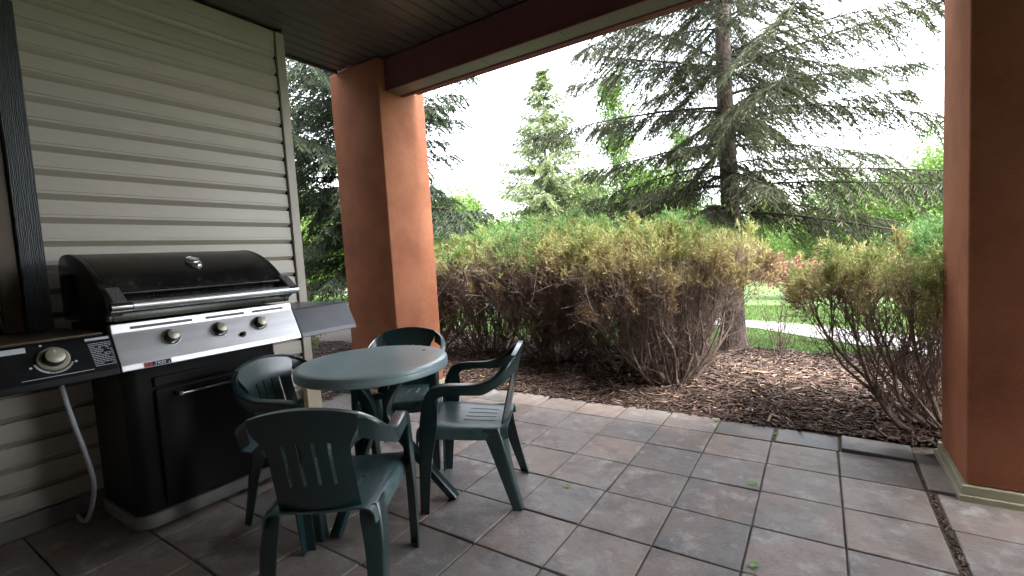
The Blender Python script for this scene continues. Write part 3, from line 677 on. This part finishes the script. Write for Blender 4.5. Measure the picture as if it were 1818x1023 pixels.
    return R_
chair = make_chair()
spots = [(-.285, -.665, 117, 'green plastic armchair facing the table, its back toward the juniper hedge', 0),
         (-.300, -1.56, 35, 'green plastic armchair with its slotted back to the open patio, far from the column', 0),
         (-.975, -1.235, 285, 'green plastic armchair squeezed between the grill door and the round table', 0),
         (-1.02, -.50, 212, 'green plastic armchair half hidden behind the table, in front of the orange column', 0)]
for i, (x, y, a, lb, _) in enumerate(spots):
    o = chair if i == 0 else copy_tree(chair)
    o.location = (x, y, .001); o.rotation_euler = (0, 0, math.radians(a)); tag(o, lb, 'chair', 'green plastic chairs around the table')

# ================================================================== PLANTS
def bark_trunk(path, rad, n=14): b = MB(); b.tube(path, rad, n); return b
def spruce(name, loc, label, H, z0, rfun, tr, seed, whorl=.26, nl=(5, 6), st=.075, m_=6, zfull=99, mt='spruceneedle', shoot=(.07, .13), wid=.011, bare=.0, droop=.40, cat='tree', dead=()):
    rs = np.random.RandomState(seed); root = empty(name, loc); tag(root, label, cat)
    pth = [(0.02*math.sin(z*1.3), .02*math.cos(z*.9), z) for z in np.linspace(-.1, H, 26)]
    rad = [max(.006, tr*(1-z/H)**.85*(1+.75*math.exp(-max(z, 0)*5))) for z in np.linspace(-.1, H, 26)]
    bark_trunk(pth, rad).build('trunk', 'spruce_bark', root, smooth=True)
    SP, SD, SL, ST = [], [], [], []; LA, LB, Lra, Lrb = [], [], [], []
    z = z0; gold = rs.uniform(0, 6)
    while z < H-.12:
        for k in range(rs.randint(nl[0], nl[1]+1)):
            gold += 2.39996; az = gold+rs.normal()*.22; L = rfun(z)*rs.uniform(.72, 1.12); zz = z+rs.uniform(-.1, .1); L *= .55 if (zz < 2.5 and math.sin(az) < -.45) else 1
            e0 = -.06+.55*(zz/H)+rs.normal()*.07; dr = droop*rs.uniform(.7, 1.2)*(1-.6*zz/H)
            h = np.array([math.cos(az), math.sin(az), 0]); lat = np.array([-math.sin(az), math.cos(az), 0]); wob = rs.normal()*.08
            f = lambda s: h*(L*s)[:, None]+lat*(wob*L*s*s)[:, None]+np.array([0, 0, 1.])*(zz+L*(e0*s-dr*s**2+.45*dr*s**3))[:, None]
            s = np.linspace(0, 1, 10); pts = f(s); LA.append(pts[:-1]); LB.append(pts[1:]); r0 = .006+.0065*L
            Lra.append(r0*(1-s[:-1]*.9)); Lrb.append(r0*(1-s[1:]*.9))
            full = zz < zfull; stn = st if full else st*2.2; n = max(4, int(L/stn)); mm = m_ if full else max(2, m_//2)
            ss = np.linspace(.10+bare, .99, n)+rs.uniform(-.01, .01, n); B = f(ss); Tn = unit(f(ss+.01)-f(ss-.01))
            nm_ = int(L/.03) if full else int(L/.07); sm = rs.uniform(.08, 1, nm_); Bm = f(sm); Tm = unit(f(sm+.01)-f(sm-.01))
            SP.append(Bm); SD.append(unit(Tm*.8+rs.normal(size=(nm_, 3))*.45)); SL.append(rs.uniform(shoot[0], shoot[1], nm_)*.8); ST.append(rs.normal(.45, .12, nm_))
            for side in (1, -1):
                lt = unit(np.cross(Tn, np.array([0, 0, 1.])))*side
                l = (.16+.42*(1-ss)**.8)*min(1.0, .14+L/2.1)*rs.uniform(.55, 1.2, n)*np.clip(ss*4, .35, 1)
                bd = unit(Tn*rs.uniform(.5, .9, n)[:, None]+lt*.75+np.array([0, 0, 1.])*(-.20-.55*rs.rand(n))[:, None])
                q = np.linspace(.06, 1, mm)
                pos = B[:, None]+bd[:, None]*(l[:, None]*q)[..., None]; pos[..., 2] -= .38*l[:, None]*q**2
                LA.append(B); LB.append(pos[:, -1]); Lra.append(np.full(n, .0045)); Lrb.append(np.full(n, .002))
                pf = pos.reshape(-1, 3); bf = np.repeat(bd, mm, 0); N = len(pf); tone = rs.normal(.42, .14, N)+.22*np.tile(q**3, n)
                hang = np.array([0, 0, 1.])
                for sd_ in (1, -1, 0):
                    pr_ = unit(np.cross(bf, hang))*sd_
                    d = unit(bf*rs.uniform(.55, 1, N)[:, None]+pr_*.62+hang*(-.10-.45*rs.rand(N))[:, None]+rs.normal(size=(N, 3))*.12)
                    SP.append(pf); SD.append(d); SL.append(rs.uniform(shoot[0], shoot[1], N)); ST.append(tone+rs.normal(size=N)*.06)
        z += whorl*rs.uniform(.75, 1.25)
    P = np.concatenate(SP); D = np.concatenate(SD); L = np.concatenate(SL); t = np.clip(np.concatenate(ST), 0, 1)
    V, Q, idx = blades(P, D, L, np.full(len(P), wid), rs, 2)
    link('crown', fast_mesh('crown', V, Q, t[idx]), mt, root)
    V, Q = prisms(np.concatenate(LA), np.concatenate(LB), np.concatenate(Lra), np.concatenate(Lrb), rs)
    link('branches', fast_mesh('branches', V, Q), 'limb', root)
    return root
spruce('spruce_tree', (.46, 3.48, 0), 'tall grey-green spruce with bare brown trunk rising behind the juniper hedge', 9.5, 1.72, lambda z: np.interp(z, [0, 1.5, 2.5, 5, 9.5], [2.6, 2.6, 2.15, 1.95, .15]), .125, 5, whorl=.24, nl=(4, 5), st=.065, m_=7, zfull=5.0, wid=.0052, shoot=(.06, .12))
spruce('spruce_tree', (-4.52, 2.02, 0), 'dense dark spruce seen on both sides of the orange column', 9.0, 1.15, lambda z: np.interp(z, [0, 1.2, 2.5, 5, 9], [1.7, 1.9, 2.1, 1.9, .15]), .13, 9, whorl=.21, nl=(5, 6), st=.08, m_=6, zfull=4.8, wid=.0075, shoot=(.07, .14), mt='backlitneedle')
spruce('young_spruce_tree', (-5.5, 10.0, 0), 'small yellow-green spruce with pointed top against the open sky', 6.75, .5, lambda z: np.interp(z, [0, .8, 3, 6.75], [2.3, 2.2, 1.6, .07]), .09, 21, whorl=.19, nl=(5, 6), st=.11, m_=4, mt='farneedle', shoot=(.08, .17), wid=.012, droop=.18)

# ---- junipers
def juniper_mesh(seed, h, rx, ry, shift=0.0, nm=26, n2=17, n3=12, ntuft=6000, thick=1.0):
    rs = np.random.RandomState(seed); A, B, ra, rb = [], [], [], []; tips = []
    zc = lambda x, y: h*(1-.16*((x/rx)**2+(y/ry)**2)+.035*np.sin(x*9+seed)+.03*np.cos(y*8+x*5))
    up = np.array([0, 0, 1.])
    for i in range(nm):
        a = rs.uniform(0, 2*PI); r = math.sqrt(rs.rand()); tg = np.array([rx*r*math.cos(a), ry*r*math.sin(a)]); b0 = rs.normal(size=2)*.05
        zt = float(zc(*tg))*rs.uniform(.80, .93); ex = rs.uniform(1.3, 2.4); ez = rs.uniform(1.0, 1.45); wb = rs.normal(size=(2, 3))*.035
        def f(t): 
            xy = b0+(tg-b0)*(1-(1-t)**ex)[:, None]
            return np.concatenate([xy, (zt*t**ez-.06)[:, None]], 1)+np.sin(t*5)[:, None]*wb[0]+np.sin(t*11)[:, None]*wb[1]*.5
        s = np.linspace(0, 1, 12); p_ = f(s); r0 = rs.uniform(.008, .019)*thick; A.append(p_[:-1]); B.append(p_[1:]); ra.append(r0*(1-.8*s[:-1])); rb.append(r0*(1-.8*s[1:]))
        s2 = rs.uniform(.16, .97, n2); q2 = f(s2); rad = np.concatenate([q2[:, :2]/np.array([rx, ry]), np.zeros((n2, 1))], 1)
        d2 = unit(up*.85+rad*.42+rs.normal(size=(n2, 3))*.33); l2 = np.clip(zc(q2[:, 0], q2[:, 1])-q2[:, 2], .1, 2)*rs.uniform(.4, 1.0, n2)
        prev = q2; dd = d2
        for k in range(3):
            dd = unit(dd+up*.18+rs.normal(size=dd.shape)*.12); nx = prev+dd*(l2/3)[:, None]
            A.append(prev); B.append(nx); ra.append(np.full(n2, .0052-.0011*k)); rb.append(np.full(n2, .0041-.0011*k))
            s3 = np.repeat(np.arange(n2), n3//3); u = rs.rand(len(s3))[:, None]; q3 = prev[s3]*(1-u)+nx[s3]*u
            d3 = unit(dd[s3]*.55+up*.35+rs.normal(size=q3.shape)*.5); l3 = rs.uniform(.08, .26, len(s3)); e3 = q3+d3*l3[:, None]
            e3[:, 2] = np.minimum(e3[:, 2], zc(e3[:, 0], e3[:, 1]))
            A.append(q3); B.append(e3); ra.append(np.full(len(s3), .0026)); rb.append(np.full(len(s3), .0012)); tips.append(e3)
            s4 = np.repeat(np.arange(len(s3)), 2); u = rs.uniform(.3, 1, len(s4))[:, None]; q4 = q3[s4]*(1-u)+e3[s4]*u; d4 = unit(d3[s4]*.6+up*.25+rs.normal(size=q4.shape)*.55)
            e4 = q4+d4*rs.uniform(.04, .12, len(s4))[:, None]; A.append(q4); B.append(e4); ra.append(np.full(len(s4), .0018)); rb.append(np.full(len(s4), .0009)); tips.append(e4)
            prev = nx
        tips.append(prev)
    V, Q = prisms(np.concatenate(A), np.concatenate(B), np.concatenate(ra), np.concatenate(rb), rs); st = fast_mesh('stems', V, Q)
    T_ = np.concatenate(tips); k = T_[:, 2] > h*rs.uniform(.58, .95, len(T_)); T_ = T_[k]
    nc = ntuft//26; a = rs.uniform(0, 2*PI, nc); r = np.sqrt(rs.rand(nc))*1.0; x = rx*r*np.cos(a); y = ry*r*np.sin(a)
    cz = zc(x, y)-np.abs(rs.normal(size=nc))*.13*h; cc = np.stack([x, y, cz], 1)-up*.10
    ca = unit(np.stack([x/rx*.7, y/ry*.7, np.ones(nc)], 1)+rs.normal(size=(nc, 3))*.30); cl = rs.uniform(.10, .24, nc); ctone = rs.normal(size=nc)*.13
    k_ = rs.randint(0, nc, ntuft); u_ = rs.rand(ntuft)**.8; P2 = cc[k_]+ca[k_]*(u_*cl[k_])[:, None]+rs.normal(size=(ntuft, 3))*(.030*(1.15-u_))[:, None]
    T_ = T_[rs.rand(len(T_)) < .45]
    P = np.concatenate([T_, P2]); N = len(P); nb = 10; ct = np.concatenate([np.zeros(len(T_)), ctone[k_]]); cax = np.concatenate([np.tile(up, (len(T_), 1)), ca[k_]])
    tone0 = np.clip(.16+.62*(P[:, 2]/h-.62)/.38+rs.normal(size=N)*.06+ct+.10*np.sin(P[:, 0]*5+seed)+.15*(P[:, 1]/ry)+shift, 0, 1)
    out = np.stack([P[:, 0]/rx, P[:, 1]/ry, np.zeros(N)], 1)
    ax = unit(cax*.8+out*.15+rs.normal(size=(N, 3))*.38)
    Pb = np.repeat(P, nb, 0); u = rs.rand(N*nb)[:, None]; axb = np.repeat(ax, nb, 0); ln = np.repeat(rs.uniform(.05, .11, N), nb)
    Pb = Pb+axb*(u*ln[:, None]*.8); D = unit(axb*.9+rs.normal(size=Pb.shape)*.42)
    V, Q, ix = blades(Pb, D, rs.uniform(.022, .060, N*nb), np.full(N*nb, .0034), rs, 1)
    fo = fast_mesh('foliage', V, Q, np.clip(np.repeat(tone0, nb)+rs.normal(size=N*nb)*.05, 0, 1)[ix])
    return st, fo
jm = [juniper_mesh(31, 1.62, .88, .66, .08), juniper_mesh(47, 1.60, .88, .66, .03), juniper_mesh(53, 1.5, .85, .62, .40), juniper_mesh(71, 1.30, .86, .55, .0, nm=24, n2=10, n3=9, ntuft=4600, thick=1.5)]
def shrub(v, x, y, rz, sc__, label, group=None):
    r = empty('juniper_shrub', (x, y, .0), math.radians(rz)); r.scale = (1, 1, sc__); tag(r, label, 'shrub', group)
    link('stems', jm[v][0], 'junstem', r); link('foliage', jm[v][1], 'juniper', r)
HG = 'junipers forming the hedge'
shrub(0, -3.30, 2.25, 15, 1.0, 'browned juniper shrub of the hedge standing closest to the orange column by the table', HG)
shrub(1, -2.35, 2.30, 172, 1.02, 'browned juniper shrub of the hedge, second from the column by the table', HG)
shrub(0, -1.30, 2.20, 195, 1.02, 'browned juniper shrub with tangled bare stems in the middle of the hedge', HG)
shrub(1, -.42, 2.10, 8, 1.0, 'browned juniper shrub of the hedge in front of the spruce trunk', HG)
shrub(3, .20, 1.84, 40, 1.12, 'khaki juniper shrub with thick twisted stems at the open end of the hedge', HG)
shrub(2, -.05, 2.85, 60, 1.0, 'fresh green juniper shrub at the foot of the tall spruce', HG)
shrub(2, -1.45, 3.05, 210, 1.10, 'fresh green juniper shrub behind the middle of the browned hedge', HG)
shrub(3, 2.06, 1.40, 180, .97, 'sparse khaki juniper with bare dark stems beside the pale column base')
shrub(2, 2.75, 3.2, 120, .95, 'green juniper shrub standing behind the sparse khaki juniper')

# ---- broad-leaved trees and shrubs beyond the walk
def leafy(seed, H, R, zb, nleaf, size, trunk_r, shrubby=False, nlimb=16):
    rs = np.random.RandomState(seed); up = np.array([0, 0, 1.]); A, B, ra, rb = [], [], [], []; C_ = []
    b = MB(); 
    if not shrubby: b.tube([(.04*math.sin(z), .03*math.cos(z*1.4), z) for z in np.linspace(-.1, H*.93, 14)], [max(.008, trunk_r*(1-.9*t)) for t in np.linspace(0, 1, 14)], 9)
    else:
        for k in range(5): a = k*1.26; b.tube([(.1*math.cos(a)*t+R*.5*math.cos(a)*t*t, .1*math.sin(a)*t+R*.5*math.sin(a)*t*t, H*.75*t-.05) for t in np.linspace(0, 1, 7)], [trunk_r*(1-.8*t) for t in np.linspace(0, 1, 7)], 6)
    for i in range(nlimb):
        z = zb+(H-zb)*rs.rand()**.9*.95; a = rs.uniform(0, 2*PI); t = (z-zb)/(H-zb); L = R*(math.sin(PI*min(1, .22+t*.78))**.7)*rs.uniform(.6, 1.1)
        d = unit(np.array([math.cos(a), math.sin(a), rs.uniform(.15, .7)])); p0 = np.array([0, 0, z*.86]); prev = p0
        for k in range(4):
            d = unit(d+rs.normal(size=3)*.18+up*.05); nx = prev+d*L/4; A.append(prev); B.append(nx); ra.append(trunk_r*.32*(1-k*.22)); rb.append(trunk_r*.32*(1-(k+1)*.22)); prev = nx
            for _ in range(4): C_.append(nx+rs.normal(size=3)*R*.13)
    A = np.array(A); B = np.array(B); V, Q = prisms(A, B, np.array(ra), np.array(rb), rs)
    lm = fast_mesh('limbs', V, Q); tm = b.mesh('trunk')
    C_ = np.array(C_); k = rs.randint(0, len(C_), nleaf); P = C_[k]+rs.normal(size=(nleaf, 3))*np.array([1, 1, .75])*R*.12
    D = unit(rs.normal(size=(nleaf, 3))+np.array([0, 0, -.3])); tone = np.clip(rs.normal(.5, .2, nleaf)+.25*np.sin(k*1.7), 0, 1)
    V, Q, ix = blades(P, D, rs.uniform(.7, 1.3, nleaf)*size, np.full(nleaf, size*.36), rs, 1)
    return tm, lm, fast_mesh('crown', V, Q, tone[ix])
LM_ = {'round': leafy(3, 4.0, 1.9, .4, 15000, .10, .07, nlimb=34), 'bushy': leafy(4, 2.6, 1.9, .1, 14000, .09, .03, True, nlimb=34), 'slim': leafy(8, 9.0, 1.15, 1.6, 17000, .075, .09, nlimb=60), 'aspen': leafy(12, 6.3, .9, 1.4, 3600, .075, .06, nlimb=30)}
def tree(kind, name, x, y, H, rz, label, cat='tree', group='broad-leaved growth beyond the walkway', wide=1.0):
    base = {'round': 4.0, 'bushy': 2.6, 'slim': 9.0, 'aspen': 6.3}[kind]; r = empty(name, (x, y, gz(x, y)), math.radians(rz)); k = H/base; r.scale = (k*wide, k*wide, k); tag(r, label, cat, group)
    tm, lm, cm = LM_[kind]; link('trunk', tm, 'birch' if kind in ('slim', 'aspen') else 'limb', r); link('limbs', lm, 'limb', r)['kind'] = 'stuff'; link('crown', cm, 'broadleaf', r)
TL = ['bright leafy tree behind the dark spruce by the house corner', 'bright leafy tree just beyond the two boulders', 'small leafy tree between the dark spruce and the boulders', 'round leafy tree beyond the hedge shrub closest to the orange column', 'larger leafy tree behind the round one beyond the hedge',
      'leafy tree behind the young pointed spruce', 'leafy tree at the foot of the tall slim birch', 'leafy tree at the foot of the shorter birch', 'leafy tree across the lawn from the nearly bare young shrub', 'tallest leafy tree behind the thin aspen', 'leafy tree right beside the thin aspen', 'leafy tree farther along the lawn past the aspen']+['distant leafy tree closing the far end of the lawn']*5+['leafy tree beyond the green juniper by the orange column', 'leafy tree beyond the reddish low shrub', 'taller leafy tree behind the one beyond the green juniper', 'leafy tree between the young pointed spruce and the tall birch']
BS = 'low bright green bush on the far side of the lawn'
for kind, x, y, H, rz in [('round', -14.8, 7.6, 4.6, 0), ('round', -18.5, 11.4, 5.0, 70), ('round', -12.6, 9.2, 3.9, 130), ('round', -11.6, 12.2, 4.1, 200), ('round', -13.3, 16.2, 4.7, 40), ('round', -7.9, 18.4, 5.0, 90), ('round', -4.1, 15.6, 4.5, 150), ('round', -3.7, 19.2, 3.9, 20), ('round', 2.3, 22.6, 3.6, 260), ('round', 4.6, 28.2, 4.7, 310), ('round', 5.4, 22.7, 4.2, 80), ('round', 7.2, 26.1, 4.0, 170), ('round', -26, 20, 6.5, 10), ('round', -22, 26, 6, 110), ('round', -1, 30, 4.5, 10), ('round', -9, 27, 5, 220), ('round', 10, 24, 5, 20), ('round', 4.4, 15.5, 3.7, 45), ('round', 1.9, 16.5, 3.6, 130), ('round', 6.4, 19.5, 5.6, 230), ('round', -6.4, 21.5, 5.2, 300), ('round', -30, 13, 7, 60)]:
    tree(kind, 'leafy_tree', x, y, H, rz, TL.pop(0) if TL else 'distant leafy tree closing the far end of the lawn')
for x, y, H, rz in [(-8.8, 13.0, 2.7, 0), (-8.1, 16.0, 2.9, 80), (-10.6, 11.0, 2.3, 140), (-6.1, 12.6, 2.2, 190), (-2.7, 20.4, 2.9, 30), (-.6, 18.2, 2.0, 75), (.9, 24.8, 2.4, 220), (3.3, 18.8, 2.2, 300), (-15.5, 12.2, 2.4, 60), (5.2, 17.2, 2.5, 20), (-3.4, 12.4, 2.0, 20), (-20.5, 15.5, 2.6, 10), (6.9, 14.5, 2.3, 99)]:
    tree('bushy', 'leafy_bush', x, y, H, rz, BS, 'bush')
tree('slim', 'birch_tree', -4.9, 14.3, 9.2, 0, 'tall slim birch with airy light green leaves left of the tall spruce', wide=.9)
tree('slim', 'birch_tree', -3.5, 17.5, 7.4, 120, 'shorter slim birch with airy light green leaves beyond the tall spruce', wide=.9)
tree('aspen', 'aspen_tree', 4.9, 21.5, 6.4, 30, 'thin sparse young aspen showing beside the orange column with pale base')
def twiggy(name, x, y, h, n, spread, label, mt, leafn=0, lmt='broadleaf', seed=1, lsz=.03):
    rs = np.random.RandomState(seed); r = empty(name, (x, y, -.02)); tag(r, label, 'shrub'); A, B, ra, rb, tp = [], [], [], [], []
    for i in range(n):
        a = rs.uniform(0, 2*PI); s = spread*math.sqrt(rs.rand()); hh = h*rs.uniform(.65, 1); p_ = np.array([rs.normal()*.03, rs.normal()*.03, 0]); d = unit(np.array([math.cos(a)*s, math.sin(a)*s, 1.]))
        for k in range(6):
            d = unit(d+rs.normal(size=3)*.07); q = p_+d*hh/6; A.append(p_); B.append(q); ra.append(.006*(1-k/7)); rb.append(.006*(1-(k+1)/7)); tp.append(q)
            if k > 1:
                e = q+unit(d+rs.normal(size=3)*.6)*rs.uniform(.06, .2)*h; A.append(q); B.append(e); ra.append(.0025); rb.append(.0012); tp.append(e)
            p_ = q
    V, Q = prisms(np.array(A), np.array(B), np.array(ra), np.array(rb), rs); link('stems', fast_mesh('stems', V, Q), mt, r)
    if leafn:
        tp = np.array([q for q in tp if q[2] > h*.3]); P = tp[rs.randint(0, len(tp), leafn)]+rs.normal(size=(leafn, 3))*.05*h; D = unit(rs.normal(size=(leafn, 3)))
        V, Q, ix = blades(P, D, rs.uniform(.6, 1.3, leafn)*lsz, np.full(leafn, lsz*.33), rs, 1); link('leaves', fast_mesh('leaves', V, Q, rs.rand(leafn)), lmt, r)
twiggy('sapling_shrub', .99, 3.32, 1.02, 15, .42, 'nearly bare young shrub with thin upright stems at the lawn edge', 'junstem', 170, seed=2)
MT['redleaf'] = leafmat('red_spring_leaves', [(0, (.15, .04, .045)), (.7, (.22, .08, .07)), (1, (.25, .24, .07))], .6, .4)
twiggy('red_shrub', .75, 9.6, 1.0, 40, 1.1, 'reddish low shrub on the lawn beyond the walkway', 'redtwig', 2200, 'redleaf', 3, .06)
twiggy('twig_shrub', -5.9, 2.0, .75, 22, .9, 'small twiggy green shrub in the mulch by the house corner', 'junstem', 500, seed=6, lsz=.05)
twiggy('twig_shrub', -5.0, 1.3, .55, 18, 1.0, 'low twiggy shrub in the mulch in front of the dark spruce', 'junstem', 260, seed=16, lsz=.045)
def boulder(x, y, r, label, seed):
    rs = np.random.RandomState(seed); bm = bmesh.new(); bmesh.ops.create_icosphere(bm, subdivisions=3, radius=r); ph = rs.uniform(0, 6, 6)
    for v in bm.verts:
        c = v.co/r; v.co *= 1+.16*math.sin(c.x*3+ph[0])*math.cos(c.y*3+ph[1])+.10*math.sin(c.z*6+ph[2]+c.x*4); v.co.z *= .62; v.co.x *= 1.3
    me = bpy.data.meshes.new('boulder'); bm.to_mesh(me); bm.free(); o = link('boulder', me, 'rock', None, (x, y, gz(x, y)+r*.25), True); tag(o, label, 'boulder', 'boulders on the far lawn')
boulder(-18.9, 11.2, .62, 'larger grey boulder on the lawn beyond the house corner', 1)
boulder(-17.4, 11.0, .42, 'smaller grey boulder on the lawn next to the larger one', 2)

# ---- loose ground cover
rs = np.random.RandomState(77)
def chips(name, n, xf, yf, rad=(.005, .014), ln=(.03, .13), zoff=.0):
    x = xf(n); y = yf(x, n); z = np.array([mz(a, c) for a, c in zip(x, y)])+rs.uniform(.002, .016, n)+zoff
    a = rs.uniform(0, 2*PI, n); l = rs.uniform(ln[0], ln[1], n)*.5; d = np.stack([np.cos(a), np.sin(a), rs.normal(size=n)*.22], 1)*l[:, None]; c = np.stack([x, y, z], 1)
    r = rs.uniform(rad[0], rad[1], n); V, Q = prisms(c-d, c+d, r, r*rs.uniform(.3, .9, n), rs)
    V = V.reshape(-1, 6, 3); V[:, :, 2] = c[:, None, 2]+(V[:, :, 2]-c[:, None, 2])*.7; V = V.reshape(-1, 3)
    t = np.clip(rs.beta(1.7, 2.5, n)+(rs.rand(n) < .04)*.5, 0, 1)
    o = link(name, fast_mesh(name, V, Q, np.tile(t, 3)), 'chips'); return o
o = chips('bark_mulch', 26000, lambda n: rs.uniform(-4.2, 3.4, n), lambda x, n: 1.03+(np.array([bed_edge(a) for a in x])-1.03)*rs.rand(n)**1.25)
tag(o, 'shredded brown bark mulch covering the planting bed', 'mulch', kind='stuff')
o = chips('bark_mulch', 9000, lambda n: rs.uniform(-7.5, -2.75, n), lambda x, n: rs.uniform(-.3, 2.2, n), rad=(.005, .011), ln=(.04, .13))
tag(o, 'shredded bark mulch on the ground beyond the house corner', 'mulch', kind='stuff')
n = 1500; x = 1.8175+rs.normal(size=n)*.006; y = rs.uniform(-2.6, .34, n); x = x+(.35-y)*.0035
c = np.stack([x, y, rs.uniform(-.008, -.001, n)], 1); a = rs.uniform(0, 2*PI, n); d = np.stack([np.cos(a), np.sin(a), rs.normal(size=n)*.3], 1)*rs.uniform(.003, .009, n)[:, None]
V, Q = prisms(c-d, c+d, rs.uniform(.0015, .003, n), np.full(n, .0012), rs); o = link('joint_litter', fast_mesh('joint_litter', V, Q, np.tile(np.clip(rs.rand(n)*1.1, 0, 1), 3)), 'chips')
tag(o, 'crumbled bark litter filling the wide joint between pavers', 'litter', kind='stuff')
# grass blades on the nearer lawn
WKX = np.array([q[0] for q in wk]); WKY = np.array([q[1] for q in wk]); WKW = np.array([q[2] for q in wk])
n = 90000; x = rs.uniform(-4, 4.2, n); y = rs.uniform(3.0, 8.2, n); be = np.array([bed_edge(a) for a in x]); ky = np.interp(x, WKX, WKY); kw = np.interp(x, WKX, WKW)*.98+.03
k = (y > be-.03) & (np.abs(y-ky) > kw); x, y = x[k], y[k]; n = len(x)
P = np.stack([x, y, np.full(n, -.045)], 1); D = unit(np.stack([rs.normal(size=n)*.35, rs.normal(size=n)*.35, np.ones(n)], 1))
V, Q, ix = blades(P, D, rs.uniform(.03, .065, n), np.full(n, .0035), rs, 1)
o = link('grass', fast_mesh('grass', V, Q, rs.rand(n)), 'blade'); tag(o, 'short green grass of the lawn between mulch bed and walkway', 'grass', kind='stuff')

# ---- small things on the pavers
def leaf(x, y, rz, L, mt, name, label, group, tilt=.12):
    b = MB(); n = 7; rows = []
    for i in range(n):
        t = i/(n-1); wd = .32*L*math.sin(PI*min(.985, .04+t*.95))**.8
        rows.append([(L*(t-.5), -wd, .004+.10*L*tilt*4*abs(t-.5)+.12*wd), (L*(t-.5), 0, .002+.10*L*tilt*4*abs(t-.5)), (L*(t-.5), wd, .004+.10*L*tilt*4*abs(t-.5)+.12*wd)])
    b.grid(rows); o = b.build(name, mt, solid=.0006, smooth=True, loc=(x, y, .002)); o.rotation_euler = (0, 0, math.radians(rz)); tag(o, label, 'leaf', group)
FL = 'green leaves fallen on the pavers'
for x, y, rz, L in [(1.04, .055, 20, .052), (1.12, -.66, 70, .045), (.70, .965, 160, .050), (1.10, .86, 10, .038), (.15, -.42, 120, .040), (.37, .13, 45, .030)]:
    leaf(x, y, rz, L, 'leafgreen', 'fallen_leaf', 'small fresh green leaf lying on the grey pavers', FL)
for x, y, rz, L in [(-1.14, -1.62, 25, .055), (-1.42, -1.27, 80, .05), (-.60, -1.22, 150, .05)]:
    leaf(x, y, rz, L, 'leafdry', 'dry_leaf', 'small curled dry leaf on the pavers between grill and chairs', 'dry leaves on the pavers', .5)
def pebble(x, y, z, r, label):
    bm = bmesh.new(); bmesh.ops.create_icosphere(bm, subdivisions=2, radius=r)
    for v in bm.verts: v.co.z *= .5; v.co.x *= 1.35; v.co *= 1+.12*math.sin(v.co.x*140+v.co.y*90)
    me = bpy.data.meshes.new('pebble'); bm.to_mesh(me); bm.free(); o = link('pebble', me, 'pebble', None, (x, y, z), True); tag(o, label, 'pebble', 'pale pebbles at the mulch edge')
pebble(-.58, 1.10, -.005, .022, 'pale flat pebble on the mulch at the paver edge')
pebble(-.72, 1.62, .02, .03, 'pale pebble deeper in the mulch under the hedge')
